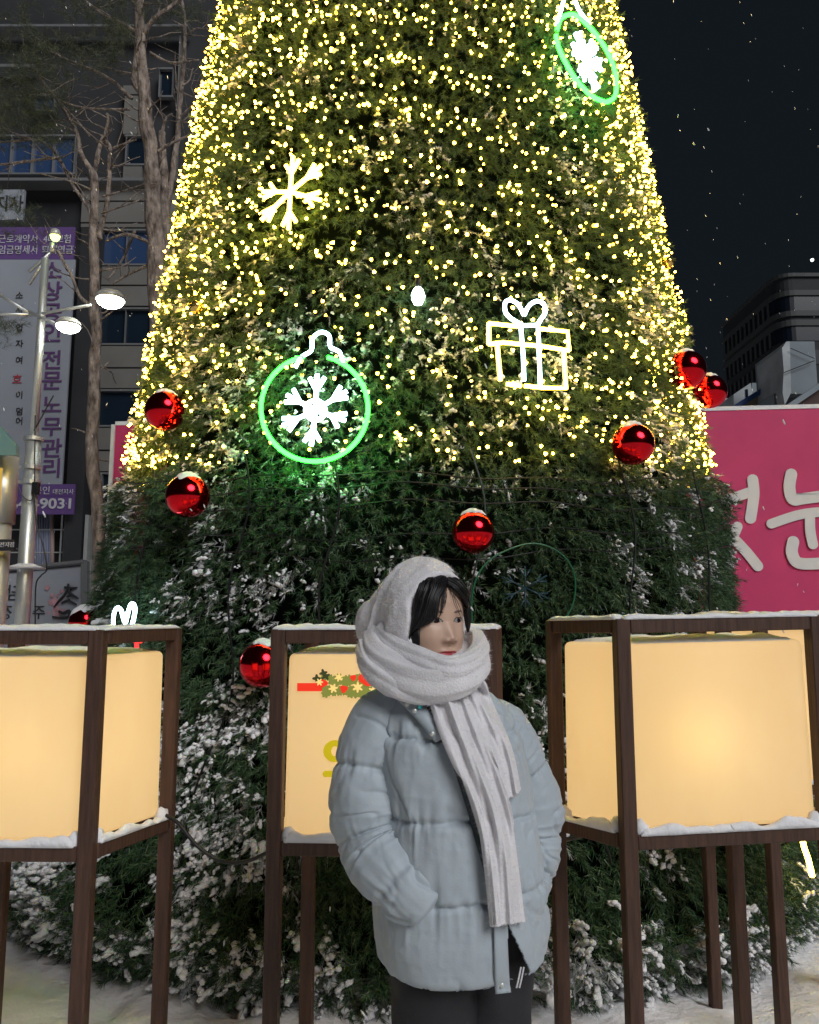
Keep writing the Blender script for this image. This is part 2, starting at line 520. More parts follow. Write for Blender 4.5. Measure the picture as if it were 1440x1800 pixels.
mb = MB(); mb.box((px0.x + .085, LY - .06, at(60, 860, LY).z), (.07, .06, .13)); mb.build('junction_box', M['black'], sl, bevel=.008)
mb = MB()
mb.tube(spline([at(62, 730, LY - .05), at(62, 900, LY - .09), at(76, 960, LY - .1), at(82, 1000, LY - .1), at(72, 1012, LY - .09), at(63, 1030, LY - .09), at(62, 1100, LY - .09)]), .007, 6)
mb.tube(spline([at(30, 850, LY - .1), at(40, 872, LY - .1), at(54, 880, LY - .1), at(60, 868, LY - .1)]), .006, 6)
mb.tube([at(94, 695, LY - .02), at(60, 757, LY - .05)], .007, 6)
mb.build('cable', M['black'], sl)
mb = MB()
for a, b in (((51, 555), (160, 536)), ((51, 548), (105, 572)), ((51, 478), (92, 441)), ((51, 500), (84, 450)), ((51, 550), (-10, 512)), ((51, 553), (-40, 552))):
    mb.tube([at(*a, LY), at(*b, LY - (.12 if b[0] > 100 else 0))], .017, 8)
mb.tube([at(92, 443, LY), at(91, 428, LY)], .03, 10)
mb.build('arm', M['steel'], sl, smooth=True)
def lamp_head(px, py, w, ht, mat, Y, tilt=0.0):
    c = at(px, py, Y)
    rx = w / 2 * Y / FPX
    hz = ht * Y / FPX
    mb = MB(); mb.lathe([(.25 * rx, hz * .80), (.7 * rx, hz * .66), (.97 * rx, hz * .30), (1.02 * rx, .0), (.92 * rx, -.004)], tuple(c), 28)
    h = mb.build('lamp_head', M['lamp_shell'], sl, smooth=True)
    mb = MB(); mb.lathe([(.93 * rx, .0), (.8 * rx, -hz * .34), (.5 * rx, -hz * .58), (.12 * rx, -hz * .68)], tuple(c), 28)
    mb.build('lens', mat, h, smooth=True)
lamp_head(194, 527, 54, 22, M['lamp_white'], LY - .12)
lamp_head(120, 573, 46, 18, M['lamp_white'], LY - .12)
lamp_head(97, 414, 20, 17, M['lamp_green'], LY)

# ------------------------------------------------------------------ bare pines behind
sprig_cache = {}
def sprig(n, ln, w, seed, ang=48, stem=True):
    r = np.random.default_rng(seed)
    t = np.sort(r.uniform(0.04, 1.0, n)) 
    roll = np.arange(n) * 2.39996 + r.uniform(-.4, .4, n)
    a = np.radians(ang + r.uniform(-14, 14, n) - 22 * t)
    rad = np.stack([np.zeros(n), np.cos(roll), np.sin(roll)], 1)
    d = np.cos(a)[:, None] * np.array([1, 0, 0]) + np.sin(a)[:, None] * rad
    side = np.cross(d, r.normal(size=(n, 3))); side /= np.linalg.norm(side, axis=1)[:, None]
    L = ln * r.uniform(.75, 1.15, n)
    base = np.stack([t, np.zeros(n), np.zeros(n)], 1)
    V = np.stack([base - side * w / 2, base + side * w / 2, base + d * L[:, None]], 1).reshape(-1, 3)
    F = np.arange(n * 3).reshape(-1, 3)
    return V, F

def place(T, pos, dirs, scale, roll):
    """copies of template T (V,F) with its x axis along dirs"""
    V, F = T
    N = len(pos)
    d = dirs / np.linalg.norm(dirs, axis=1)[:, None]
    ref = np.where(np.abs(d[:, 2:3]) < .9, np.array([[0, 0, 1.]]), np.array([[1., 0, 0]]))
    u = np.cross(d, ref); u /= np.linalg.norm(u, axis=1)[:, None]
    w = np.cross(d, u)
    c, s = np.cos(roll)[:, None], np.sin(roll)[:, None]
    u2, w2 = u * c + w * s, w * c - u * s
    B = np.stack([d, u2, w2], 1) * np.asarray(scale).reshape(-1, 1, 1)
    VV = np.einsum('kj,njc->nkc', V, B) + pos[:, None, :]
    FF = F[None] + (np.arange(N) * len(V))[:, None, None]
    return VV.reshape(-1, 3), FF.reshape(-1, F.shape[1])

def merge(lst):
    Vs, Fs, b = [], [], 0
    for V, F in lst:
        Vs.append(V); Fs.append(F + b); b += len(V)
    return np.concatenate(Vs), np.concatenate(Fs)

def pine(label, Y, limbs, needles, twigs, seed):
    """limbs: list of (pixel polyline, start width px, end width px)"""
    rs = random.Random(seed)
    base = at(*limbs[0][0][0], Y)
    o = empty('pine_tree', (base.x, Y, 0), label, 'tree', 'bare pines in front of the office block')
    tips = []
    for k, (pl, w0, w1) in enumerate(limbs):
        mb = MB()
        yo = [Y + (0 if k == 0 else rs.uniform(-.25, .25)) for _ in pl]
        if k: yo[0] = Y
        for i in range(1, len(yo)): yo[i] = yo[i - 1] + (yo[i] - yo[i - 1]) * .5
        P = spline([at(x, y, yy) for (x, y), yy in zip(pl, yo)], 7)
        n = len(P)
        jit = noise(np.array([p[:] for p in P]), 2.6, seed)
        P = [p + Vector((j * .035, 0, 0)) if 0 < i < n - 1 else p for i, (p, j) in enumerate(zip(P, jit))]
        if k == 0: P.insert(0, Vector((P[0].x, P[0].y, -0.1)))
        m = len(P)
        rr = [(w0 + (w1 - w0) * i / (m - 1)) / 2 * Y / FPX for i in range(m)]
        rr = [r * (1 + .13 * j) for r, j in zip(rr, noise(np.array([p[:] for p in P]), 4, seed + 5))]
        mb.tube(P, rr, 10)
        # twigs off this limb
        for q in range(int(twigs * m / 14)):
            i = rs.randrange(m // 3, m)
            p = P[i]
            d = Vector((rs.uniform(-1, 1), rs.uniform(-.6, .6), rs.uniform(-.3, .8))).normalized()
            L = rs.uniform(.25, .8)
            pts = [p]
            for s in range(4):
                d = (d + Vector((rs.uniform(-.5, .5), rs.uniform(-.4, .4), rs.uniform(-.25, .45)))).normalized()
                pts.append(pts[-1] + d * L / 4)
            r0 = min(rr[i] * .5, .017)
            mb.tube(pts, [r0, r0 * .8, r0 * .6, r0 * .45, r0 * .3], 5)
            tips += pts[2:]
        tips += P[-4:] if k else []
        mb.build('trunk' if k == 0 else 'limb', M['bark'], o, smooth=True)
    if needles:
        pos, dr = [], []
        for x0, y0, x1, y1, n in needles:
            for _ in range(n):
                c = at(rs.uniform(x0, x1), rs.uniform(y0, y1), Y + rs.uniform(-.6, .6))
                for _k in range(10):
                    pos.append(c[:] + np.array([rs.gauss(0, .10), rs.gauss(0, .10), rs.gauss(0, .08)]))
                    dr.append((rs.gauss(0, 1), rs.gauss(0, 1), rs.gauss(.2, .8)))
        V, F = place(sprig(26, 1.0, .03, seed, 55), np.array(pos), np.array(dr), np.full(len(pos), .13), rng.uniform(0, 6, len(pos)))
        np_mesh('needles', V, F, M['pine'], o)
    return o

pine('tall bare pine with a thick forked trunk closest to the Christmas tree', 11.0,
     [([(286, 900), (284, 700), (278, 560), (275, 430), (268, 340), (262, 250), (254, 180), (249, 110), (243, 20), (240, -60)], 40, 17),
      ([(256, 170), (237, 145), (238, 120), (247, 75)], 13, 14),
      ([(245, 62), (215, 42), (180, 25), (140, -5)], 9, 4), ([(250, 60), (275, 30), (305, 8), (330, -15)], 10, 6),
      ([(232, 172), (200, 145), (165, 125), (120, 105), (85, 82)], 8, 3), ([(228, 192), (185, 192), (140, 188), (105, 176)], 6, 3),
      ([(274, 268), (300, 252), (340, 235)], 8, 4), ([(263, 92), (300, 110), (350, 105)], 6, 3),
      ([(262, 165), (252, 140), (240, 110)], 5, 3), ([(268, 430), (225, 412), (185, 425)], 8, 4), ([(275, 460), (230, 480), (195, 500)], 8, 3), ([(236, 405), (215, 455), (190, 490)], 6, 3)],
     [(170, -20, 330, 60, 10)], 4.5, 3)
pine('slim bare pine with a Y shaped fork beside the long banner', 10.5,
     [([(182, 1060), (176, 960), (170, 860), (163, 760), (166, 640), (168, 520), (165, 420), (162, 300)], 26, 15),
      ([(162, 305), (145, 270), (130, 225), (105, 180), (80, 150), (60, 120)], 10, 4), ([(164, 300), (176, 270), (183, 240), (187, 200)], 10, 6),
      ([(175, 420), (185, 360), (190, 300), (198, 262), (185, 245)], 10, 6), ([(198, 262), (240, 245)], 5, 3),
      ([(160, 380), (130, 330), (108, 285), (90, 278), (40, 285), (-10, 290)], 7, 4), ([(108, 285), (90, 260), (60, 245), (-10, 252)], 6, 3),
      ([(168, 540), (140, 520), (120, 475), (100, 440)], 8, 4), ([(180, 345), (215, 335), (255, 322)], 4, 2), ([(178, 375), (220, 360), (252, 347)], 4, 2),
      ([(158, 240), (120, 195), (105, 178)], 4, 3), ([(160, 335), (125, 320), (70, 305)], 4, 2)],
     [(-60, 60, 120, 190, 30), (-60, 170, 110, 262, 34), (10, 0, 230, 120, 26), (-20, 330, 80, 420, 9), (-30, 560, 22, 600, 4)], 4.6, 5)
pine('snow dusted bare pine between the thick trunk and the glowing tree', 12.5,
     [([(292, 700), (290, 520), (290, 400), (288, 300), (285, 232)], 24, 12), ([(290, 380), (305, 290), (315, 215), (322, 140), (324, 60), (318, -10)], 12, 6),
      ([(318, 205), (340, 185), (360, 175)], 5, 3), ([(326, 62), (345, 50), (370, 52)], 4, 2), ([(322, 150), (335, 140), (340, 120)], 4, 2), ([(285, 240), (292, 210), (303, 200)], 6, 3)],
     [(300, -10, 345, 30, 4), (190, 40, 230, 70, 4)], 5.0, 8)

# ------------------------------------------------------------------ pink photo wall
M['pink'] = pmat('pink_board', (0.52, 0.036, 0.135), 0.6, var=0.06, vscale=2)
M['letter'] = pmat('letter_cream', (0.66, 0.65, 0.62), 0.6, var=0.05, vscale=5)
pl, pr = at(203, 747, 10.2), at(1475, 716, 9.4)
pr = pl + (pr - pl) * 1.28            # the wall runs on past the picture edge
pw = empty('display_wall', (0, 9.9, 0), 'huge magenta display wall with cream brush lettering standing behind the tree', 'display wall')
dv = Vector((pr.x - pl.x, pr.y - pl.y, 0)).normalized()
nv = Vector((dv.y, -dv.x, 0))
PH = (pl.z + pr.z) / 2
mb = MB()
def pwp(p, t): return Vector((p.x, p.y, 0)) - nv * t
mb.hexa([*(v for v in (pwp(pl, 0), pwp(pr, 0), pwp(pr, .6), pwp(pl, .6))), *(v + Vector((0, 0, h)) for v, h in ((pwp(pl, 0), pl.z), (pwp(pr, 0), pr.z), (pwp(pr, .6), pr.z), (pwp(pl, .6), pl.z)))])
mb.build('board', M['pink'], pw)
mb = MB(); mb.beam(pl - nv * .3 + Vector((0, 0, .02)), pr - nv * .3 + Vector((0, 0, .02)), .62, .05); mb.build('snow_cap', M['snow'], pw)
mb = MB(); mb.beam(Vector((pl.x, pl.y, 0)) - dv * .02 + nv * .004, Vector((pl.x, pl.y, pl.z)) - dv * .02 + nv * .004, .05, .05, up=(0, 1, 0)); mb.build('edge_trim', M['letter'], pw)
def on_wall(px, py, off=.0):
    d = ray(px, py)
    o = Vector((0, 0, CAMZ))
    t = (pl - o).dot(nv) / d.dot(nv)
    return o + d * t + nv * off
def wall_stroke(pts, wpx):
    P = spline([on_wall(x, y) for x, y in pts], 6)
    w = wpx / 2 * 9.5 / FPX
    n = len(P)
    L, Rr = [], []
    for i, p in enumerate(P):
        t = (P[min(i + 1, n - 1)] - P[max(i - 1, 0)]).normalized()
        s = t.cross(nv).normalized() * w
        L.append(p + s); Rr.append(p - s)
    def capp(p, t0, s0):
        return [p + s0 * cos(a) + t0 * sin(a) for a in np.linspace(0, pi, 10)[1:-1]]
    t0, t1 = (P[1] - P[0]).normalized() * w, (P[-1] - P[-2]).normalized() * w
    out = L + capp(P[-1], t1, L[-1] - P[-1]) + Rr[::-1] + capp(P[0], -t0, Rr[0] - P[0])
    return out
K = 390 / 1232.0
def c5(pts): return [(1050 + x * K, 560 + y * K) for x, y in pts]
k = 0
for group_ in ([([(640, 985), (700, 1010), (860, 960)], 18), ([(862, 895), (868, 980), (850, 1110)], 19), ([(778, 1155), (740, 1230), (640, 1330)], 17), ([(770, 1235), (830, 1300), (890, 1375)], 18)],
               [([(1075, 865), (1065, 940), (1085, 1005), (1150, 1000), (1330, 975)], 20), ([(965, 1140), (1100, 1095), (1200, 1078), (1330, 1070)], 17), ([(1178, 1100), (1180, 1180), (1195, 1255)], 17), ([(1085, 1240), (1078, 1300), (1110, 1355), (1200, 1362), (1330, 1350)], 20)]):
    mb = MB()
    for pts, w in group_:
        k += 1
        mb.poly([p + nv * (.012 + .0015 * k) for p in wall_stroke(c5(pts), w)], -nv, .016)
    mb.build('lettering', M['letter'], pw)

# ------------------------------------------------------------------ dark buildings at the right
M['night_wall'] = pmat('night_wall', (0.010, 0.012, 0.014), 0.7, var=0.2, vscale=.4)
M['night_band'] = pmat('night_band', (0.034, 0.036, 0.036), 0.6)
M['night_glass2'] = pmat('night_window', (0.003, 0.006, 0.012), 0.3)
ot = empty('office_tower', (32, 66, 0), 'dark unlit office tower with rounded corner and pale floor bands in the distance', 'building')
def corner(off, r=1.2, X0=29.1, Y0=60, X1=48, Y1=71):
    pts = [(X1, Y0 - off)]
    for a in np.linspace(0, pi / 2, 7):
        pts.append((X0 + r - (r + off) * sin(a), Y0 + r - (r + off) * cos(a)))
    pts += [(X0 - off, Y1), (X1, Y1)]
    return pts
def slab(mb, z0, z1, off):
    P = corner(off); n = len(P)
    V = [(x, y, z0) for x, y in P] + [(x, y, z1) for x, y in P]
    mb.add(V, [tuple(range(n - 1, -1, -1)), tuple(range(n, 2 * n))] + [(i, (i + 1) % n, n + (i + 1) % n, n + i) for i in range(n)])
def zy(py, px=1400): return at(px, py, 60).z
mb = MB(); slab(mb, 0, zy(483), 0); mb.build('wall', M['night_wall'], ot)
for y0, y1 in ((481, 487), (511, 520), (547, 556), (563, 573)):
    mb = MB(); slab(mb, zy(y1), zy(y0), .18); mb.build('floor_band', M['night_band'], ot)
for y0, y1 in ((520, 547), (573, 599), (615, 640)):
    mb = MB(); slab(mb, zy(y1), zy(y0), .05); w = mb.build('window_band', M['night_glass2'], ot)
    mb = MB()
    for k in range(11):
        mb.box((29.02, 61.6 + k * .9, (zy(y0) + zy(y1)) / 2), (.12, .35, zy(y0) - zy(y1)))
    mb.build('mullion', M['night_band'], w)
mb = MB(); mb.box((36, 65, zy(478)), (8, 5, 1.6)); mb.box((39, 64, zy(470)), (.12, .12, 2.6)); mb.box((41, 64, zy(468)), (.12, .12, 3.0)); mb.build('roof_plant', M['night_wall'], ot)
mb = MB(); c = at(1428, 457, 59); mb.add(ICO2[0] * .13 + np.array(c[:]), ICO2[1]); mb.build('roof_light', emat('roof_light', (.9, 1, .95), 3), ot)

M['grey_render'] = pmat('grey_render', (0.20, 0.235, 0.26), 0.8, var=0.12, vscale=1.2)
M['white_render'] = pmat('white_render', (0.36, 0.39, 0.41), 0.8, var=0.2, vscale=2)
M['blue_trim'] = pmat('blue_trim', (0.03, 0.08, 0.24), 0.5)
M['cream'] = pmat('cream_fascia', (0.27, 0.27, 0.19), 0.6)
M['brown_roof'] = pmat('brown_roof', (0.075, 0.045, 0.04), 0.8, var=.2, vscale=2)
HBY = 24
hb = empty('low_house', (11.5, HBY, 0), 'low white house with blue edged eave and cream fascia beyond the magenta wall', 'house')
mb = MB(); a, b = at(1292, 700, HBY + 2), at(1380, 690, HBY + 2)
mb.box(((a.x + b.x) / 2 + 1, HBY + 4, a.z / 2), (b.x - a.x + 3, 4, a.z)); mb.build('wall', M['white_render'], hb)
mb = MB(); p = [at(1290, 715, HBY), at(1290, 693, HBY), at(1320, 673, HBY), at(1324, 700, HBY)]; mb.poly(p, (0, 1, 0), 1.5); mb.build('gable', M['white_render'], hb)
mb = MB(); rect_px(mb, 1312, 684, 1315, 700, HBY - .03, .1); mb.build('window', M['glass'], hb)
mb = MB(); p = [at(1322, 700, HBY + .2), at(1322, 673, HBY + .2), at(1375, 672, HBY + .2), at(1375, 690, HBY + .2)]; mb.poly(p, (0, 1, 0), .8); mb.build('parapet', M['grey_render'], hb)
mb = MB(); mb.beam(at(1288, 719, HBY - 1), at(1358, 676, HBY - 1), 1.2, .14); mb.beam(at(1358, 674, HBY - 1), at(1385, 678, HBY - 1), 1.2, .1); mb.build('eave_trim', M['blue_trim'], hb)
mb = MB(); mb.poly([at(1294, 720, HBY - 1.4), at(1360, 678, HBY - 1.4), at(1378, 680, HBY - 1.4), at(1376, 688, HBY - 1.4), at(1330, 720, HBY - 1.4)], (0, 1, 0), 1.0); mb.build('fascia', M['cream'], hb)
mb = MB()
mb.poly([at(1340, 722, HBY - 2), at(1378, 697, HBY - 2), at(1380, 720, HBY - 2)], (0, 1, 0), .6); mb.build('gable', M['white_render'], hb)
rt = empty('stair_tower', (at(1405, 650, 21).x, 21, 0), 'square grey rooftop stair tower with flaking white corner, right of the blue eave', 'building')
mb = MB(); rect_px(mb, 1389, 600, 1432, 692, 21, 2.0); rect_px(mb, 1380, 692, 1440, 1000, 21.4, 2.0); mb.build('wall', M['grey_render'], rt)
mb = MB(); p = [at(1375, 612, 20.98), at(1382, 601, 20.98), at(1388.5, 600, 20.98), at(1391, 690, 20.98), at(1380, 712, 20.98), at(1376, 690, 20.98), at(1378, 650, 20.98)]; mb.poly(p, (0, 1, 0), 1.6); mb.build('corner_pier', M['white_render'], rt)
mb = MB(); mb.tube([at(1378, 655, 20.9), at(1432, 634, 20.9)], .012, 5); mb.tube([at(1390, 612, 20.9), at(1432, 630, 20.9)], .01, 5); mb.build('wire', M['black'], rt)
br = empty('roofed_house', (at(1430, 700, 18).x, 18, 0), 'brown pitched roof with grey verge just above the magenta wall at right edge', 'house')
mb = MB(); mb.poly([at(1382, 722, 18), at(1450, 673, 18), at(1560, 640, 18), at(1560, 730, 18)], (0, 1, 0), 3); mb.build('roof', M['brown_roof'], br)
mb = MB(); mb.beam(at(1376, 722, 17.9), at(1450, 672, 17.9), .2, .12); mb.build('verge', M['grey_render'], br)
mb = MB(); a = at(1400, 760, 18.5); mb.box((a.x + 1.6, 20, a.z / 2), (3, 2.4, a.z)); mb.build('wall', M['white_render'], br)

# ------------------------------------------------------------------ the Christmas tree
TC = Vector((0.055, 5.8, 0))
PROF = [(-.05, 2.50), (0.05, 2.62), (0.22, 2.66), (0.45, 2.52), (0.75, 2.36), (1.1, 2.25), (1.5, 2.18), (1.9, 2.15), (2.25, 2.13), (2.36, 2.12), (2.44, 2.03), (3.36, 1.91), (4.22, 1.78), (5.13, 1.655), (6.1, 1.51), (7.6, 1.25), (9.5, .75), (11, .1)]
ph, pr_ = np.array([p[0] for p in PROF]), np.array([p[1] for p in PROF])
def TR(h): return np.interp(h, ph, pr_)
def tree_hit(px, py, off=0.0):
    d = ray(px, py); o = Vector((0, 0, CAMZ))
    t, best = 2.2, (99, 2.2)
    while t < 9:
        p = o + d * t
        gap = math.hypot(p.x - TC.x, p.y - TC.y) - float(TR(p.z)) - off
        if p.z > -.05:
            if gap < best[0]: best = (gap, t)
            if gap < 0: break
        t += .004
    return o + d * best[1]                # a ray that just misses hangs beside the outline
def tree_normal(p):
    r = Vector((p.x - TC.x, p.y - TC.y, 0)).normalized()
    s = float(TR(p.z - .1) - TR(p.z + .1)) / .2
    return (r + Vector((0, 0, min(max(s, 0), .6)))).normalized()

xt = empty('christmas_tree', TC, 'giant cone shaped Christmas tree of dense artificial needles dusted with snow', 'tree')
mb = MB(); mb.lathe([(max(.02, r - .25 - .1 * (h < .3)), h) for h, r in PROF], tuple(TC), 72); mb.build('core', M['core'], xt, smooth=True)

def on_tree(n, h0, h1, front=True):
    """random points evenly spread over the cone: angle 0 faces the camera"""
    h = rng.uniform(h0, h1, int(n * 1.4))
    keep = rng.uniform(0, 2.7, len(h)) < TR(h)
    h = h[keep][:n]
    a = rng.uniform(-1.85, 1.85, len(h)) if front else rng.uniform(1.85, 2 * pi - 1.85, len(h))
    return a, h
def dip(a): return .19 * np.clip(1 - (np.asarray(a) / 1.15) ** 2, 0, 1)
def cyl(a, h, r): return np.stack([TC.x + r * np.sin(a), TC.y - r * np.cos(a), h], 1)

Sp = [sprig(22, .46, .052, s, 50) for s in range(5)]
Ss = [sprig(20, .40, .046, s + 20, 44) for s in range(3)]
leaf, snowy, blob_pos, blob_dir, blob_sz = [], [], [], [], []
for (n, h0, h1, fr) in ((24000, -.02, 1.2, True), (62000, 1.2, 6.8, True), (1500, 6.8, 11, True), (6000, 0, 10.5, False)):
    a, h = on_tree(n, h0, h1, fr)
    q = np.stack([a * 2.2, h, np.zeros(len(a))], 1)
    clump = noise(q, 3.2, 3) * .6 + noise(q, 7.5, 8) * .4
    keep = rng.uniform(-1.25, .1, len(a)) < clump
    a, h, clump, q = a[keep], h[keep], clump[keep], q[keep]
    drape = np.exp(-(np.mod(h + .05 * noise(q, 4, 5), .34) / .34) * 1.6)     # tiers of garland
    hd = h + dip(a) * sm(1.4, 2.0, h) * (1 - sm(2.6, 3.6, h))
    r = TR(hd) - .06 + .055 * clump + rng.uniform(-.05, .03, len(a)) - .03 * drape
    pos = cyl(a, h, r)
    out = np.stack([np.sin(a), -np.cos(a), np.zeros(len(a))], 1)
    tang = np.stack([np.cos(a), np.sin(a), np.zeros(len(a))], 1)
    dn = -.55 * (h > .25) + rng.normal(0, .38, len(a)) - .1 * (h < .8)
    d = out * rng.uniform(.35, 1.0, len(a))[:, None] + tang * rng.normal(0, .42, len(a))[:, None] + np.array([[0, 0, 1.]]) * dn[:, None]
    sc = rng.uniform(.050, .090, len(a)) * np.interp(h, [0, .8, 1.3], [1.12, 1.08, 1])
    # snow: deep on the skirt, patchy above
    sn = noise(q, 2.4, 40) * .5 + noise(q, 6.0, 44) * .5
    amt = np.interp(hd, [0, .25, .6, 1.2, 1.7, 2.2, 2.42, 3.2, 4.2, 6.0], [.47, .43, .31, .20, .17, .15, .33, .17, .12, .06])
    issnow = rng.uniform(-.5, .5, len(a)) + sn * 1.15 > .78 - amt * 1.5
    k = rng.integers(0, 5, len(a))
    dec = issnow & (rng.uniform(0, 1, len(a)) < .45)
    for s in range(5):
        m_ = (k == s) & ~dec
        if m_.any(): leaf.append(place(Sp[s], pos[m_], d[m_], sc[m_], rng.uniform(0, 6.28, m_.sum())))
    for s in range(3):
        m_ = dec & (k % 3 == s)
        if m_.any(): snowy.append(place(Ss[s], pos[m_], d[m_], sc[m_], rng.uniform(0, 6.28, m_.sum())))
    if fr:
        dl = d / np.linalg.norm(d, axis=1)[:, None]
        for rep in range(2):
            m_ = issnow & (rng.uniform(0, 1, len(a)) < .42)
            t = rng.uniform(.2, 1.05, len(a))
            b_ = pos + dl * (sc * t)[:, None] + out * .012 + np.array([[0, 0, .010]]) + rng.normal(0, .016, (len(a), 3))
            blob_pos.append(b_[m_]); blob_dir.append(dl[m_] + rng.normal(0, .35, (len(a), 3))[m_])
            blob_sz.append((rng.gamma(2.2, .0038, len(a)) + .0040)[m_] * np.interp(h[m_], [0, .9, 1.6, 3, 6], [1.7, 1.25, .85, .72, .62]))
V, F = merge(leaf)
np_mesh('foliage', V, F, M['needle'], xt)
bp_, bd, bs = np.concatenate(blob_pos), np.concatenate(blob_dir), np.minimum(np.concatenate(blob_sz), .040)
blobs = []
for s in range(6):
    rb = np.random.default_rng(s + 60)
    V0, F0 = ICO2
    sub_ = []
    for q_ in range(4):
        sub_.append((V0 * (1 + .5 * noise(V0, 2.3, s * 9.1 + q_)[:, None]) * rb.uniform(.34, .66) * np.array([1.25, .9, .7]) + np.array([-.9 + .6 * q_ + rb.normal(0, .15), rb.normal(0, .38), rb.normal(0, .25)]), F0))
    V1, F0 = merge(sub_)
    m_ = (np.arange(len(bp_)) % 6) == s
    blobs.append(place((V1, F0), bp_[m_], bd[m_] * np.array([1, 1, .6]), bs[m_], np.zeros(m_.sum())))
V, F = merge(blobs)
np_mesh('snow', V, F, M['snow'], xt, smooth=True)
V, F = merge(snowy)
np_mesh('frosted_needles', V, F, pmat('frost', (0.58, 0.60, 0.60), 0.75), xt)

# bulbs of the warm white light strings on the upper tree
M['bulb'] = emat('bulb', (1.0, 0.62, 0.060), 36)
nt_b = M['bulb'].node_tree
gb = nt_b.nodes.new('ShaderNodeNewGeometry'); mr = nt_b.nodes.new('ShaderNodeMapRange')
mr.inputs['To Min'].default_value, mr.inputs['To Max'].default_value = 9, 62      # weak and strong bulbs
nt_b.links.new(gb.outputs['Random Per Island'], mr.inputs['Value']); nt_b.links.new(mr.outputs['Result'], nt_b.nodes['Emission'].inputs['Strength'])
SL = empty('string_lights', (TC.x, TC.y, 2.4), 'warm white fairy lights wound thickly round the upper part of the tree', 'fairy lights')
bt = np.array([(0, 0, 1.5)] + [(cos(t), sin(t), 0) for t in np.linspace(0, 2 * pi, 6)[:-1]] + [(0, 0, -.6)])[:, [2, 0, 1]]
bf = np.array([(0, 1 + i, 1 + (i + 1) % 5) for i in range(5)] + [(6, 1 + (i + 1) % 5, 1 + i) for i in range(5)])
A, H = [], []
h = 2.26
while h < 7.0:
    r = float(TR(h))
    n = int(3.7 * r / rng.uniform(.052, .070))
    a = np.linspace(-1.85, 1.85, n) + rng.normal(0, .022, n)
    hh = h + .05 * np.sin(a * 9 + h * 20) + rng.normal(0, .035, n)
    kp = rng.uniform(0, 1, n) < np.clip(.74 + .3 * noise(np.stack([a * 2, hh, 0 * a], 1), 1.6, 17) + .25 * (np.abs(a) > .8) + .08 * (hh - 3.5), .45, 1)
    kp &= hh + dip(a) > 2.44
    A.append(a[kp]); H.append(hh[kp]); h += rng.uniform(.055, .075)
A, H = np.concatenate(A), np.concatenate(H)
bpos = cyl(A, H, TR(H + dip(A) * (1 - sm(2.6, 3.6, H))) + rng.uniform(-.045, .04, len(A)))
bdir = np.stack([np.sin(A) * .6 + rng.normal(0, .5, len(A)), -np.cos(A) * .6 + rng.normal(0, .4, len(A)), rng.normal(-.5, .6, len(A))], 1)
bsz = rng.uniform(.0068, .0112, len(A))
dist = np.linalg.norm(bpos - np.array([0, 0, CAMZ]), axis=1)
inview = (np.abs(bpos[:, 0] / bpos[:, 1]) < .5) & (np.abs(A) < 1.2)
order = np.argsort(np.where(inview, dist, 99))
first = order[:100]
rest = order[100:]
bm0 = None
for i in first:
    V, F = place((bt, bf), np.zeros((1, 3)), bdir[i:i + 1], bsz[i:i + 1], np.zeros(1))
    o = np_mesh('bulb', V, F, M['bulb'])
    o.parent = SL
    o.location = Vector(bpos[i]) - SL.location
V, F = place((bt, bf), bpos[rest], bdir[rest], bsz[rest], np.zeros(len(rest)))
o = np_mesh('bulb', V, F, M['bulb'], SL); o['kind'] = 'stuff'
mb = MB()
for h in (2.36, 2.30, 2.22, 2.08, 1.98):
    a = np.linspace(-1.8, 1.8, 90)
    hh = h + .02 * np.sin(a * 6 + h * 9) + .012 * np.sin(a * 19 + h) - dip(a)
    mb.tube([Vector(p) for p in cyl(a, hh, TR(hh + dip(a)) - .012)], .0038, 5)
for a0 in (-.75, -.42, -.2, .12, .5, .8):
    hh = np.linspace(.5, 2.3, 24)
    mb.tube([Vector(p) for p in cyl(a0 + .02 * np.sin(hh * 7 + a0), hh, TR(hh) + .0)], .005, 5)
mb.build('wire', M['black'], SL)

# ------------------------------------------------------------------ neon ornaments
M['neon_green'] = emat('neon_green', (0.012, 1.0, 0.016), 34)
M['neon_white'] = emat('neon_white', (0.62, 0.92, 1.0), 13)
M['neon_warm'] = emat('neon_warm', (1.0, 0.70, 0.06), 22)
M['tube_off'] = pmat('tube_off', (0.012, 0.10, 0.045), 0.3)
M['tube_off_blue'] = pmat('tube_off_blue', (0.015, 0.045, 0.06), 0.35)
M['neon_red'] = emat('neon_red', (1.0, 0.03, 0.03), 3)

def ornament(name, c, label, group, sets, off=.09, cat='neon ornament', flat=1.0):
    """sets: (part name, material, radius m, list of pixel polylines); drawn on the tangent plane of the tree"""
    p = tree_hit(*c)
    n = tree_normal(p)
    if flat != 1.0: n = (n * flat + Vector((0, -1, 0.1)) * (1 - flat)).normalized()
    p = p + n * off
    e = empty(name, p, label, cat, group)
    o = Vector((0, 0, CAMZ))
    def proj(x, y):
        d = ray(x, y)
        return o + d * ((p - o).dot(n) / d.dot(n))
    for part, mat, rad, lines in sets:
        mb = MB()
        for L in lines:
            smooth = L[0] == 's'
            pts = [proj(x, y) for x, y in (L[1:] if smooth else L)]
            mb.tube(spline(pts, 5) if smooth else pts, rad, 8)
        mb.build(part, mat, e, smooth=True)
    mb = MB()                                   # wire ties back into the branches
    for L in (sets[0][3][0], sets[-1][3][-1]):
        x, y = L[1]
        q_ = proj(x, y)
        mb.tube([q_, q_ - n * (off + .1)], .004, 5)
    mb.build('bracket', M['black'], e)
    return e

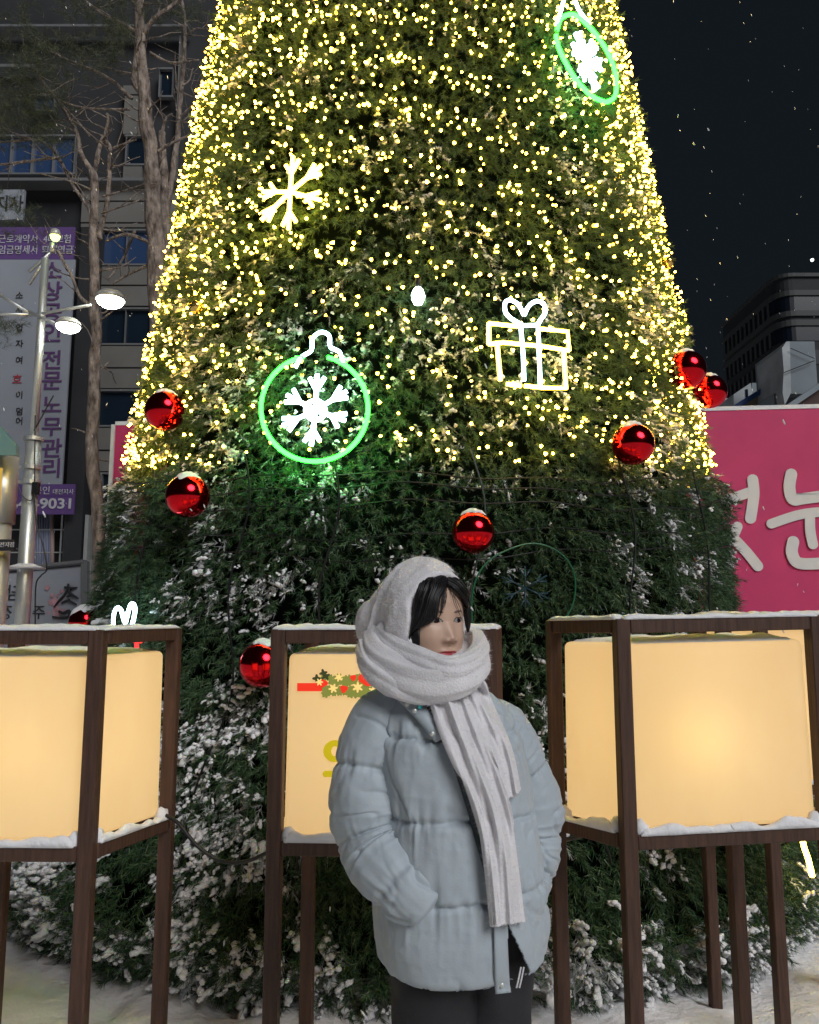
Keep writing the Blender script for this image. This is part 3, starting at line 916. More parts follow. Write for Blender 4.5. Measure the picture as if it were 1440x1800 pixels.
def flake(cx, cy, ends, barb=.36, pos=(.55,), thick=True):
    out = []
    for ex, ey in ends:
        dx, dy = ex - cx, ey - cy
        out.append([(cx, cy), (ex, ey)])
    n = len(ends)
    for i, (ex, ey) in enumerate(ends):
        dx, dy = ex - cx, ey - cy
        for j in (-1, 1):
            fx, fy = ends[(i + j) % n]
            for t in pos:
                bx, by = cx + dx * t, cy + dy * t
                out.append([(bx, by), (bx + (dx + (fx - cx)) * barb * .62, by + (dy + (fy - cy)) * barb * .62)])
    return out
c6 = lambda L: [(400 + x / 2.057, 500 + y / 2.057) for x, y in L]
G = 'neon ornaments hung on the tree'
circ = [(553 + 94 * sin(t), 718 - 93 * cos(t)) for t in np.linspace(.25, 2 * pi - .2, 44)]
ends6 = c6([(325, 325), (432, 385), (425, 492), (303, 582), (200, 510), (215, 400)])
ornament('neon_bauble', (553, 718), 'large round green neon bauble with white snowflake inside, left of centre', G,
         [('ring', M['neon_green'], .0106, [['s'] + circ]),
          ('hanger', M['neon_white'], .0098, [['s'] + c6([(245, 300), (268, 262), (303, 238), (308, 195), (338, 172), (368, 186), (372, 225), (405, 245), (417, 285)])]),
          ('snowflake', M['neon_white'], .0112, flake(554.5, 721, ends6, .40, (.54,)) + [['s'] + [(554.5 + 17 * cos(t), 721 + 17 * sin(t)) for t in np.linspace(0, 2 * pi, 13)]])])
c7 = lambda L: [(900 + x / 5.54, y / 5.54) for x, y in L]
ornament('neon_bauble', (1030, 100), 'slanted narrow green neon bauble with white snowflake, high at the right edge of the tree', G,
         [('ring', M['neon_green'], .0125, [['s'] + c7([(440, 290), (475, 185), (560, 140), (640, 160), (760, 265), (900, 450), (990, 640), (1020, 820), (1000, 940), (930, 990), (860, 975), (760, 920), (620, 770), (530, 620), (455, 460), (430, 340)])]),
          ('hanger', M['neon_white'], .0105, [['s'] + c7([(440, 230), (490, 60), (520, -30), (600, -30), (650, 90), (750, 230)])]),
          ('snowflake', M['neon_white'], .012, flake(900 + 720 / 5.54, 590 / 5.54, c7([(640, 330), (800, 450), (860, 620), (820, 870), (680, 720), (600, 480)]), .42, (.34, .66)))], off=.12, flat=.72)
c6b = lambda L: [(400 + x / 3, 240 + y / 3) for x, y in L]
ornament('neon_snowflake', (510, 337), 'warm yellow white neon snowflake near the upper left of the tree', G,
         [('snowflake', M['neon_warm'], .0112, flake(510, 337, c6b([(345, 105), (500, 150), (492, 335), (322, 488), (178, 442), (185, 290)]), .36, (.52,)))])
c4 = lambda L: [(840 + x / 8, 500 + y / 8) for x, y in L]
ornament('neon_gift', (932, 612), 'neon gift box with white bow and warm yellow outline on the right of the tree', G,
         [('box_outline', M['neon_warm'], .0108, [c4([(155, 545), (560, 590)]), c4([(155, 545), (155, 840)]), c4([(155, 840), (360, 815), (600, 840), (880, 865), (1285, 930)]), c4([(1285, 930), (1265, 660), (880, 625)]), c4([(275, 860), (300, 1150), (318, 1350)]), c4([(410, 1400), (610, 1425)]), c4([(660, 1425), (900, 1450), (1240, 1460), (1210, 945)])]),
          ('ribbon', M['neon_white'], .0100, [c4([(605, 590), (640, 1000), (650, 1350)]), c4([(850, 610), (880, 1440)]), c4([(600, 580), (850, 570)]), ['s'] + c4([(650, 430), (570, 285), (460, 220), (385, 260), (395, 400), (500, 500), (620, 565)]), ['s'] + c4([(655, 430), (720, 300), (830, 235), (930, 280), (945, 400), (880, 500), (840, 580)])])])
c5b = lambda L: [(820 + x / 6, 940 + y / 6) for x, y in L]
ornament('neon_bauble', (920, 1050), 'unlit thin green ring bauble behind the woman, on the dark lower tree', G,
         [('ring', M['tube_off'], .0042, [['s'] + c5b([(90, 1000), (60, 880), (60, 650), (110, 450), (220, 290), (390, 180), (600, 105), (750, 95), (900, 140), (1040, 240), (1130, 390), (1150, 560), (1120, 740), (1050, 880)])]),
          ('snowflake', M['tube_off_blue'], .004, flake(820 + 620 / 6, 940 + 560 / 6, c5b([(620, 330), (850, 430), (880, 680), (620, 790), (380, 690), (370, 440)]), .36, (.5,)))], off=.06)
c3 = lambda L: [(x / 4.114, 720 + y / 4.114) for x, y in L]
ornament('neon_bow', (219, 1075), 'white neon bow peeping over the top of the left lantern', G,
         [('bow', M['neon_white'], .010, [['s'] + c3([(820, 1600), (822, 1490), (845, 1435), (875, 1450), (905, 1540), (925, 1470), (950, 1405), (975, 1425), (970, 1500), (940, 1600)])]),
          ('box_outline', M['neon_red'], .010, [[(228, 1126), (248, 1127)], [(240, 1122), (241, 1150)]])], off=.08)
ornament('neon_curve', (1418, 1500), 'warm white neon curve low on the tree, half hidden under the right lantern rail', G,
         [('tube', M['neon_warm'], .012, [['s', (1410, 1470), (1414, 1490), (1421, 1510), (1428, 1540)]])], off=.1)

fl = tree_hit(735, 530); fn = tree_normal(fl)
e = empty('flood_lamp', fl + fn * .05, 'single bright cool white bulb shining from the middle of the tree', 'lamp')
mb = MB(); mb.lathe([(.006, -.05), (.02, -.045), (.032, -.02), (.034, .0), (.026, .025), (.015, .04)], tuple(fl + fn * .06), 16); mb.build('bulb', emat('cool_bulb', (.80, 1.0, .97), 22), e, smooth=True)
mb = MB(); mb.tube([fl + fn * .06 + Vector((0, 0, .04)), fl + fn * .06 + Vector((0, 0, .09))], .016, 10); mb.tube([fl + fn * .06 + Vector((0, 0, .09)), fl - fn * .1 + Vector((0, 0, .1))], .006, 6); mb.build('socket', M['black'], e, smooth=True)

# ------------------------------------------------------------------ red balls with snow caps
def ball(px, py, rpx, label, off=.05, snow=.62):
    p = tree_hit(px, py)
    n = tree_normal(p)
    d = (p - Vector((0, 0, CAMZ)))
    depth = d.y
    r = rpx / FPX * depth * .985
    c = at(px, py, p.y - .0) + ray(px, py) * (-(r + off))
    e = empty('red_ball', c, label, 'bauble', 'shiny red balls hung on the tree')
    V = ICO3[0]
    bm = bmesh.new(); bmesh.ops.create_uvsphere(bm, u_segments=48, v_segments=32, radius=r)
    me = bpy.data.meshes.new('ball'); bm.to_mesh(me); bm.free()
    me.polygons.foreach_set('use_smooth', np.full(len(me.polygons), True, bool))
    b = link('ball', me, M['red_ball']); b.parent = e
    # snow cap: upper part of a slightly larger ball, lumpy lower edge
    nu, nvv = 48, 14
    Vs = []
    seed = px * .13
    for i in range(nvv + 1):
        for j in range(nu):
            a = 2 * pi * j / nu
            lim = snow * .86 * (1 + .16 * sin(a * 2 + seed) + .13 * sin(a * 5 + seed * 2) + .06 * sin(a * 9 + seed))
            th = lim * i / nvv
            th_ = .10 * r * (1 - (i / nvv) ** 2.2) + .002
            rr = r + th_ * (1 + .2 * sin(a * 3 + i))
            if i == nvv: rr = r * .995
            Vs.append((rr * sin(th) * cos(a), rr * sin(th) * sin(a), rr * cos(th)))
    Fs = [(i * nu + j, i * nu + (j + 1) % nu, (i + 1) * nu + (j + 1) % nu, (i + 1) * nu + j) for i in range(nvv) for j in range(nu)]
    s = np_mesh('snow_cap', Vs, [f[::-1] for f in Fs], M['snow'], smooth=True); s.parent = e
    mb = MB(); mb.tube([(0, 0, r * .9), (0, .03, r * 1.2), (0, .15, r * 1.25)], .004, 5)
    w = mb.build('hook', M['black']); w.parent = e
    return e
ball(290, 722, 35, 'red ball among the fairy lights near the left edge of the tree')
ball(330, 872, 38, 'red ball on the dark band just below the lights at left', snow=.75)
ball(832, 936, 37, "red ball right above the woman's hood")
ball(1113, 781, 37, 'red ball at the lower right end of the lights', snow=.7)
ball(1207, 650, 34.5, 'upper ball of the touching red pair at the right edge')
ball(1248, 688, 31, 'lower rear ball of the touching red pair at the right edge', off=-.12)
ball(461, 1168, 39, 'red ball half hidden by the left post of the middle lantern', snow=.6)
ball(150, 1094, 28, 'dim snow topped red ball just over the left lantern', off=-.05, snow=1.05)
for px, py, r, lab in ((356, 545, 12, 'tiny gold glass ball among the lights at left of tree'), (1163, 466, 11, 'tiny gold glass ball on the right edge of the tree')):
    p = tree_hit(px, py); c = p + tree_normal(p) * .04
    e = empty('gold_ball', c, lab, 'bauble')
    V, F = ICO3; o = np_mesh('ball', V * r / FPX * p.y, F, M['gold'], smooth=True); o.parent = e
    mb = MB(); mb.tube([(0, 0, r / FPX * p.y), (0, .05, r / FPX * p.y * 1.5)], .003, 5); w = mb.build('hook', M['black']); w.parent = e

# ------------------------------------------------------------------ wooden lanterns
def shade_mat():
    m = bpy.data.materials.new('lantern_shade')
    m.use_nodes = True
    nt = m.node_tree
    nt.nodes.remove(nt.nodes['Principled BSDF'])
    out = nt.nodes['Material Output']
    tc = nt.nodes.new('ShaderNodeTexCoord')
    n = nt.nodes.new('ShaderNodeTexNoise'); n.inputs['Scale'].default_value = 5; n.inputs['Detail'].default_value = 8; n.inputs['Roughness'].default_value = .6
    mp = nt.nodes.new('ShaderNodeMapping'); mp.inputs['Scale'].default_value = (1, 1, .45)
    nt.links.new(tc.outputs['Object'], mp.inputs['Vector']); nt.links.new(mp.outputs['Vector'], n.inputs['Vector'])
    cr = nt.nodes.new('ShaderNodeValToRGB')
    cr.color_ramp.elements[0].position, cr.color_ramp.elements[1].position = .33, .62
    cr.color_ramp.elements[0].color = (.84, .60, .29, 1)
    cr.color_ramp.elements[1].color = (1.0, .75, .41, 1)
    nt.links.new(n.outputs['Fac'], cr.inputs['Fac'])
    tr = nt.nodes.new('ShaderNodeBsdfTranslucent'); tr.inputs['Color'].default_value = (.82, .68, .47, 1)
    df = nt.nodes.new('ShaderNodeBsdfDiffuse'); df.inputs['Color'].default_value = (.82, .68, .47, 1)
    mx = nt.nodes.new('ShaderNodeMixShader'); mx.inputs[0].default_value = .3
    em = nt.nodes.new('ShaderNodeEmission'); em.inputs['Strength'].default_value = .30
    ad = nt.nodes.new('ShaderNodeAddShader')
    nt.links.new(cr.outputs['Color'], em.inputs['Color'])
    nt.links.new(tr.outputs[0], mx.inputs[1]); nt.links.new(df.outputs[0], mx.inputs[2])
    nt.links.new(mx.outputs[0], ad.inputs[0]); nt.links.new(em.outputs[0], ad.inputs[1])
    nt.links.new(ad.outputs[0], out.inputs['Surface'])
    return m
M['shade'] = shade_mat()
M['lamp_warm'] = emat('lamp_warm', (1.0, .76, .34), 9)
PW = .042
def snow_ridge(mb, a, b, w, hgt, seed, ragged=.5):
    a, b = Vector(a), Vector(b)
    L = (b - a).length; n = max(6, int(L / .012))
    d = (b - a).normalized(); s = d.cross(Vector((0, 0, 1))).normalized()
    ts = np.linspace(0, 1, n + 1)
    P = np.array([(a + (b - a) * t)[:] for t in ts])
    hh = hgt * (1 + ragged * noise(P, 14, seed) + .3 * noise(P, 40, seed + 3))
    ww = w / 2 * (1 + .12 * noise(P, 22, seed + 7))
    K_ = 9
    V, F = [], []
    for i in range(n + 1):
        e = min(1, min(i, n - i) / 2.0 + .35)
        for k in range(K_):
            t = pi * k / (K_ - 1)
            x = -cos(t); zz = abs(sin(t)) ** .55
            p = Vector(P[i]) + s * (x * ww[i]) + Vector((0, 0, hh[i] * zz * e - .002))
            V.append(p)
    for i in range(n):
        for k in range(K_ - 1):
            F.append((i * K_ + k, (i + 1) * K_ + k, (i + 1) * K_ + k + 1, i * K_ + k + 1))
        F.append((i * K_ + K_ - 1, (i + 1) * K_ + K_ - 1, (i + 1) * K_, i * K_))
    F.append(tuple(range(K_))); F.append(tuple(n * K_ + k for k in range(K_ - 1, -1, -1)))
    mb.add(V, F)

def lantern(label, FL, FR, BR, BL, zt, zb, inset=.012, group='wooden box lanterns in a row', sh_top=.035, lampz=.42):
    """plan corners of post centres, top and bottom of the box"""
    C = [Vector((*c, 0)) for c in (FL, FR, BR, BL)]
    ctr = sum(C, Vector()) / 4
    e = empty('box_lantern', ctr, label, 'lantern', group)
    for i, c in enumerate(C):
        ax = (C[1] - C[0]).normalized()
        mb = MB(); mb.box((c.x, c.y, (zt[i] + .0) / 2 - .02), (PW, PW, zt[i] + .04), rz=math.atan2(ax.y, ax.x)); mb.build('post', M['wood'], e, bevel=.003)
    Z = Vector((0, 0, 1))
    for zz, nm in ((zt, 'top_rail'), (zb, 'bottom_rail')):
        for i in range(4):
            j = (i + 1) % 4
            d = (C[j] - C[i]).normalized()
            hgt = .040
            dz = -hgt / 2 if nm == 'top_rail' else -hgt / 2
            a = C[i] + d * (PW * .5) + Z * (zz[i] + dz - (.001 if nm == 'top_rail' else 0)); b = C[j] - d * (PW * .5) + Z * (zz[j] + dz - (.001 if nm == 'top_rail' else 0))
            mb = MB(); mb.beam(a, b, PW * .93, hgt); mb.build(nm, M['wood'], e, bevel=.003)
    # shade: rounded translucent box
    mb = MB()
    sc = []
    for c in C:
        v = (ctr - c); sc.append(c + v.normalized() * (PW * .25 + inset))
    V = [s + Z * (zb[i] + .002) for i, s in enumerate(sc)] + [s + (ctr - s) * .015 + Z * (zt[i] - .04 - sh_top) for i, s in enumerate(sc)]
    mb.hexa(V)
    me_o = mb.build('shade', M['shade'], e, smooth=True, bevel=.018, seg=4)
    mb = MB(); zl = sum(zb) / 4 + lampz * (sum(zt) - sum(zb)) / 4
    V0, F0 = ICO2; mb.add(V0 * np.array([.035, .035, .05]) + np.array([ctr.x, ctr.y, zl]), F0)
    lp = mb.build('lamp', M['lamp_warm'], e, smooth=True)
    mb = MB(); mb.tube([ctr + Z * (zb[0] - .02), ctr + Z * (zl - .05)], .012, 8); mb.build('lamp_stem', M['black'], e)
    mb = MB()
    for i in range(4):
        j = (i + 1) % 4
        snow_ridge(mb, C[i] + Z * zt[i], C[j] + Z * zt[j], PW * 1.10, .013, i * 7 + ctr.x * 3, .38)
    mb.build('snow_cap', M['snow'], e, smooth=True)
    mb = MB()
    for i in range(4):
        j = (i + 1) % 4
        d = (C[j] - C[i]).normalized(); nn = Vector((d.y, -d.x, 0))
        snow_ridge(mb, C[i] + d * .03 + nn * .012 + Z * zb[i], C[j] - d * .03 + nn * .012 + Z * zb[j], .026, .022, i * 5 + ctr.x, .75)
        for c_, zz, sg_ in ((C[i], zb[i], 1), (C[j], zb[j], -1)):
            V1 = V0 * (1 + .3 * noise(V0, 1.9, c_.x * 5)[:, None]) * np.array([.022, .02, .03])
            mb.add(V1 + np.array((c_ + d * (.04 * sg_) + Z * (zz + .008))[:]), F0)
    mb.build('ledge_snow', M['snow'], e, smooth=True)
    # snow lying on the shade
    top = [s + (ctr - s) * .06 + Z * (zt[i] - .04 - sh_top - .004) for i, s in enumerate(sc)]
    n = 22
    V, F = [], []
    for i in range(n + 1):
        for j in range(n + 1):
            u, v = i / n, j / n
            p = (top[0] * (1 - u) + top[1] * u) * (1 - v) + (top[3] * (1 - u) + top[2] * u) * v
            ed = min(u, 1 - u, v, 1 - v)
            V.append(p + Z * (.020 * min(1, ed * 9) ** .5 * (1 + .35 * float(noise(np.array([p[:]]), 16, 2)[0]))))
    for i in range(n):
        for j in range(n):
            F.append((i * (n + 1) + j, (i + 1) * (n + 1) + j, (i + 1) * (n + 1) + j + 1, i * (n + 1) + j + 1))
    mb = MB(); mb.add(V, F); mb.build('shade_snow', M['snow'], e, smooth=True)
    return e, C, sc

lanterns = {}
lanterns['l'] = lantern('wooden box lantern cut by the left picture edge, plain glowing shade', (-1.43, 2.28), (-.877, 2.27), (-.783, 2.68), (-1.315, 2.70), (1.472, 1.472, 1.474, 1.474), (.892, .892, .872, .872))
lanterns['c'] = lantern('wooden box lantern with garland picture and yellow letter, behind the woman', (-.383, 2.37), (.232, 2.33), (.285, 2.68), (-.330, 2.74), (1.472, 1.474, 1.476, 1.474), (.880, .884, .868, .866), sh_top=.03)
lanterns['r'] = lantern('wooden box lantern right of the woman, nearest plain one with wide front shade', (.612, 2.33), (1.205, 2.40), (1.055, 2.71), (.470, 2.63), (1.502, 1.512, 1.502, 1.498), (.905, .915, .893, .885), sh_top=.028)
lanterns['b'] = lantern('wooden box lantern farther back, mostly hidden behind the right lantern', (1.315, 3.02), (1.90, 3.08), (1.78, 3.45), (1.21, 3.38), (1.52, 1.52, 1.52, 1.52), (.905, .905, .905, .905), sh_top=.0)

# printed picture on the middle lantern
lc, C, sc = lanterns['c']
fa, fb = sc[0], sc[1]
fd = (fb - fa).normalized(); fnv = Vector((fd.y, -fd.x, 0))
def film(name, c, s):
    return pmat(name, tuple(x * .6 for x in c), .5, emit=c, estr=s)
M['film_red'] = film('film_red', (.85, .035, .012), .75)
M['film_green'] = film('film_green', (.20, .22, .04), .8)
M['film_dark'] = film('film_dark', (.045, .055, .014), .6)
M['film_star'] = film('film_star', (.95, .66, .22), .75)
M['film_ink'] = film('film_ink', (.52, .40, .005), .85)
oc = Vector((0, 0, CAMZ))
def on_c(px, py, off):
    d = ray(px, py)
    p0 = fa + fnv * off
    return oc + d * ((p0 - oc).dot(fnv) / d.dot(fnv))
cd = lambda x, y: (490 + x / 7.2, 1140 + y / 7.2)
pic = MB(); pic.poly([on_c(*cd(x, y), .004) for x, y in ((235, 438), (600, 438), (600, 540), (235, 540))][::-1], fnv, .001)
pz = pic.build('ribbon_print', M['film_red'], lc)
def blobpoly(mb, cx, cy, r, off, lobes=7, amp=.2, ph0=0):
    pts = [on_c(*cd(cx + r * (1 + amp * cos(lobes * t + ph0)) * cos(t), cy + r * (1 + amp * cos(lobes * t + ph0)) * sin(t)), off) for t in np.linspace(0, 2 * pi, 42, endpoint=False)]
    mb.poly(pts, fnv, .0006)
mb = MB(); k = 0
for cx in range(590, 1500, 62):
    for cy in (370, 440, 510, 560):
        k += 1
        blobpoly(mb, cx + random.uniform(-18, 18), cy + random.uniform(-16, 16), random.uniform(38, 52), .0055 + .00002 * k, 6, .16, random.random() * 6)
mb.build('garland_print', M['film_green'], lc)
mb = MB()
for k, (cx, cy, r) in enumerate(((480, 380, 42), (565, 310, 40), (600, 350, 40), (530, 400, 40))): blobpoly(mb, cx, cy, r, .0072 + .0001 * k, 4, .35, k)
mb.build('holly_print', M['film_dark'], lc)
mb = MB()
for k, (cx, cy, r) in enumerate(((572, 440, 46), (825, 512, 46), (945, 370, 38), (1110, 380, 92), (1300, 470, 50))): blobpoly(mb, cx, cy, r, .0085 + .0001 * k, 3, .14, k)
mb.build('flower_print', M['film_red'], lc)
mb = MB()
for k, (cx, cy, r) in enumerate(((515, 425, 36), (690, 505, 46), (760, 365, 42), (1000, 490, 52), (1200, 530, 46))): blobpoly(mb, cx, cy, r, .0095 + .0001 * k, 6, .38, k)
mb.build('star_print', M['film_star'], lc)
mb = MB()                                            # the yellow letter: ring and bar
cx, cy = 712, 1300
ri = 45
outer = [on_c(*cd(cx + 148 * cos(t), cy + 140 * sin(t)), .004) for t in np.linspace(0, 2 * pi, 60, endpoint=False)]
inner = [on_c(*cd(cx + 46 * cos(t), cy + 62 * sin(t)), .004) for t in np.linspace(0, 2 * pi, 60, endpoint=False)]
n = 60
mb.add(outer + inner, [(i, (i + 1) % n, n + (i + 1) % n, n + i) for i in range(n)])
bar = [on_c(*cd(x, y), .004) for x, y in [(590 - 34 * sin(t), 1588 - 40 * cos(t)) for t in np.linspace(0, pi, 12)]] + [on_c(*cd(x, y), .004) for x, y in ((900, 1628), (900, 1548))]
mb.poly(bar, fnv, .0006)
mb.build('letter_print', M['film_ink'], lc)

# cables sagging between the lanterns
def cord(label, pts, r=.006):
    mb = MB(); mb.tube(spline(pts, 8), r, 6)
    return tag(mb.build('power_cord', M['black'], None, smooth=True), label, 'cord', 'cords strung between the lanterns')
cord('black cord sagging from the left lantern to the middle lantern', [at(288, 1432, 2.64), at(312, 1446, 2.62), at(350, 1490, 2.6), at(395, 1515, 2.6), at(440, 1512, 2.55), at(485, 1490, 2.5)])
cord('black cord running from the right lantern back to the tree', [at(940, 1490, 2.72), at(985, 1480, 2.7), at(1030, 1470, 2.9), at(1060, 1476, 3.1), at(1075, 1520, 3.3)])

# ------------------------------------------------------------------ the woman
PY = 1.77
M['skin'] = pmat('skin', (0.53, 0.355, 0.265), 0.42, var=0.04, vscale=30, sss=0.25, spec=0.35)
M['lips'] = pmat('lips', (0.40, 0.065, 0.07), 0.35, spec=0.45)
M['brow'] = pmat('brow', (0.16, 0.10, 0.08), 0.7)
M['lash'] = pmat('lash', (0.03, 0.02, 0.02), 0.6)
M['eye_white'] = pmat('eye_white', (0.27, 0.255, 0.25), 0.25, spec=0.5)
M['iris'] = pmat('iris', (0.02, 0.012, 0.010), 0.08, spec=0.6)
M['hair'] = pmat('hair', (0.0055, 0.005, 0.006), 0.42, spec=0.35)
M['jacket'] = pmat('jacket', (0.38, 0.43, 0.472), 0.55, var=0.05, vscale=5, bump=0.30, bscale=300, sheen=0.15, spec=0.32, bdist=.002)
M['scarf'] = pmat('scarf', (0.70, 0.68, 0.70), 0.95, var=0.05, vscale=24, bump=0.6, bscale=260, sheen=0.45, spec=0.1, bdist=.004)
M['trousers'] = pmat('trousers', (0.018, 0.018, 0.022), 0.75, var=0.15, vscale=12, bump=0.2, bscale=300)
M['boot'] = pmat('boot', (0.02, 0.018, 0.017), 0.5)

def wp(px, py, dY=0.0): return at(px, py, PY + dY)
def to_px(P):
    P = np.asarray(P, float)
    y, z = P[:, 1], P[:, 2] - CAMZ
    d = y * cos(PITCH) + z * sin(PITCH)
    u = -y * sin(PITCH) + z * cos(PITCH)
    return np.stack([720 + FPX * P[:, 0] / d, 900 - FPX * u / d], 1)

def apply_mods(o, mods):
    for typ, kw in mods:
        m = o.modifiers.new(typ, typ)
        for k, v in kw.items(): setattr(m, k, v)
    dg = bpy.context.evaluated_depsgraph_get()
    dg.update()
    me = bpy.data.meshes.new_from_object(o.evaluated_get(dg))
    o.modifiers.clear()
    old = o.data
    me.name = old.name
    o.data = me
    bpy.data.meshes.remove(old)
    me.polygons.foreach_set('use_smooth', np.full(len(me.polygons), True, bool))
    return o
def get_vn(me):
    n = len(me.vertices)
    V, N = np.zeros(n * 3), np.zeros(n * 3)
    me.vertices.foreach_get('co', V)
    me.vertex_normals.foreach_get('vector', N)
    return V.reshape(-1, 3), N.reshape(-1, 3)
def set_v(me, V):
    me.vertices.foreach_set('co', np.asarray(V, np.float32).ravel()); me.update()
def bvh(o):
    me = o.data
    return BVHTree.FromPolygons([v.co[:] for v in me.vertices], [p.vertices[:] for p in me.polygons])
OC = Vector((0, 0, CAMZ))
def cast(tree, px, py, off=0.0, fallY=PY - .1):
    d = ray(px, py)
    h = tree.ray_cast(OC, d)
    p = h[0] if h[0] is not None else None
    if p is None:
        p0 = OC + d * (fallY / d.y)
        nn = tree.find_nearest(p0)
        t = (nn[0] - OC).dot(d)
        p = OC + d * t
    return p - d * off

def ridge(x): return 1 - np.abs(x) * 2

# ---- head: one continuous surface with the features modelled in
YAW = R(34)
HL = Vector((cos(YAW), sin(YAW), 0))        # towards her left
HF = Vector((sin(YAW), -cos(YAW), 0))       # the way she faces
HC = Vector((0.039, 1.775, 1.497))
zs = [-.110, -.104, -.094, -.08, -.06, -.035, -.01, .015, .04, .065, .088, .102, .1075]
wv = [.004, .024, .040, .0525, .0625, .0685, .0710, .0715, .0725, .0685, .0530, .030, .003]
fv = [.066, .074, .0785, .0785, .0790, .0790, .0785, .0790, .0780, .0690, .0470, .020, .001]
bv = [-.02, -.03, -.045, -.060, -.074, -.086, -.094, -.098, -.098, -.090, -.068, -.036, -.004]
yc0 = [.05, .045, .035, .02, .0, -.005, -.008, -.008, -.008, -.008, -.008, -.008, -.008]
nz, na = 170, 190
Zr = np.concatenate([np.linspace(-.110, .04, 130), np.linspace(.04, .1075, nz - 130 + 1)[1:]])
tt = np.linspace(-1, 1, na, endpoint=False)
phi = pi * tt * (.42 + .58 * tt * tt)
Zg, Pg = np.meshgrid(Zr, phi, indexing='ij')
wz, fz, bz, cz = (np.interp(Zg, zs, a) for a in (wv, fv, bv, yc0))
wz = wz * 1.045
X = wz * np.sign(np.sin(Pg)) * np.abs(np.sin(Pg)) ** .86
cc = np.cos(Pg)
Y = np.where(cc >= 0, cz + (fz - cz) * np.abs(cc) ** .80, cz + (cz - bz) * -np.abs(cc) ** .95)
def g(x, s): return np.exp(-(x / s) ** 2)
fr = sm(0.0, .5, cc)
nose_amp = np.interp(Zg, [-.054, -.047, -.042, -.036, -.030, -.015, 0, .012, .03], [0, .004, .0135, .0175, .0155, .0085, .0035, .002, 0])
nose_w = np.interp(Zg, [-.045, -.036, -.02, .01], [.0125, .0120, .0125, .014])
D = nose_amp * g(X, nose_w)
for s in (-1, 1):
    D += .0070 * g(X - s * .0132, .0062) * g(Zg + .0405, .0062)
    D -= .0060 * g(X - s * .031, .015) * g(Zg - .001, .011)
    D += .0030 * g(X - s * .0315, .0115) * g(Zg + .0005, .0065)
    D += .0050 * g(X - s * .038, .022) * g(Zg + .036, .022)
    D -= .0020 * g(X - s * .0065, .0045) * g(Zg + .047, .003)
    D += .0018 * g(X - s * .028, .018) * g(Zg - .021, .007)
D -= .0022 * g(X, .004) * g(Zg + .054, .006)
D += .0055 * g(X, .019) * g(Zg + .0628, .0050) + .0062 * g(X, .016) * g(Zg + .0725, .0055) - .0034 * g(X, .021) * g(Zg + .0672, .0017)
D -= .0025 * g(X, .016) * g(Zg + .082, .004)
D += .0050 * g(X, .017) * g(Zg + .097, .009)
Y = Y + D * fr
head_local = np.stack([X.ravel(), Y.ravel(), Zg.ravel()], 1)
Rm = np.array([[HL.x, HF.x, 0], [HL.y, HF.y, 0], [0, 0, 1.0]])
head_w = head_local @ Rm.T + np.array(HC[:])
I, J = np.meshgrid(np.arange(nz - 1), np.arange(na), indexing='ij')
J2 = (J + 1) % na
fh = np.stack([(I * na + J), (I * na + J2), ((I + 1) * na + J2), ((I + 1) * na + J)], -1).reshape(-1, 4)
cx_ = head_local[fh].mean(1)
fx, fz_ = cx_[:, 0], cx_[:, 2]
front = cx_[:, 1] > .03
mi = np.zeros(len(fh), int)
zl = -.0672 + .0014 * g(fx, .010) * 0 - .0012 * (np.abs(fx) / .022) ** 2
up_ = .0058 * np.sqrt(np.clip(1 - (fx / .0255) ** 2, 0, 1)) * (1 - .22 * g(fx, .004))
lo_ = .0078 * np.sqrt(np.clip(1 - (fx / .0230) ** 2, 0, 1))
mi[front & (fz_ < zl + up_) & (fz_ > zl - lo_)] = 1
for s in (-1, 1):
    dx = (fx - s * .031) * s
    arch = .0185 + .0035 * sm(-.02, .010, dx) - .0045 * sm(.006, .02, dx)
    th = np.interp(dx, [-.017, -.012, .004, .018], [.0008, .0028, .0026, .0006])
    mi[front & (dx > -.017) & (dx < .018) & (np.abs(fz_ - arch) < th)] = 2
    ex = dx / .0152
    zc_ = .0012 * ex
    hu, hl = .0064 * np.sqrt(np.clip(1 - ex ** 2, 0, 1)), .0038 * np.clip(1 - ex ** 2, 0, 1)
    ine = front & (np.abs(ex) < 1) & (fz_ < zc_ + hu) & (fz_ > zc_ - hl)
    mi[front & (np.abs(ex) < 1.12) & (fz_ >= zc_ + hu - .0004) & (fz_ < zc_ + hu + .0026)] = 3
    mi[ine] = 4
    mi[ine & ((fx - s * .031 - .0040) ** 2 + (fz_ - .0008) ** 2 < .0066 ** 2)] = 5

# ---- body under the clothes: neck, trunk, arms, legs grown as one skin and joined to the head
me_ = bpy.data.meshes.new('body_cage')
TY_ = R(24)
BL = Vector((cos(TY_), sin(TY_), 0)); BF = Vector((sin(TY_), -cos(TY_), 0))
TX, TYc = .085, 1.775
J_ = {}
def bj(n, p, r): J_[n] = (Vector(p), r)
bj('pelvis', (.11, 1.78, .90), .085); bj('waist', (.10, 1.78, 1.0), .105); bj('chest', (.08, 1.78, 1.2), .115); bj('necklow', (.066, 1.785, 1.34), .058); bj('neck', (.05, 1.785, 1.41), .050); bj('skull', (.042, 1.78, 1.46), .05)
SHR, SHL = wp(672, 1272, -.03), wp(893, 1272, .08)
ELR, ELL = wp(662, 1485, -.03), wp(938, 1480, .12)
WRR, WRL = wp(738, 1575, -.11), wp(915, 1555, .05)
for a, p, r in (('shr', SHR, .045), ('elr', ELR, .036), ('wrr', WRR, .026), ('hr', WRR + Vector((.045, .05, -.045)), .026), ('shl', SHL, .045), ('ell', ELL, .036), ('wrl', WRL, .026), ('hl', WRL + Vector((-.03, -.03, -.06)), .026)): bj(a, p, r * .9)
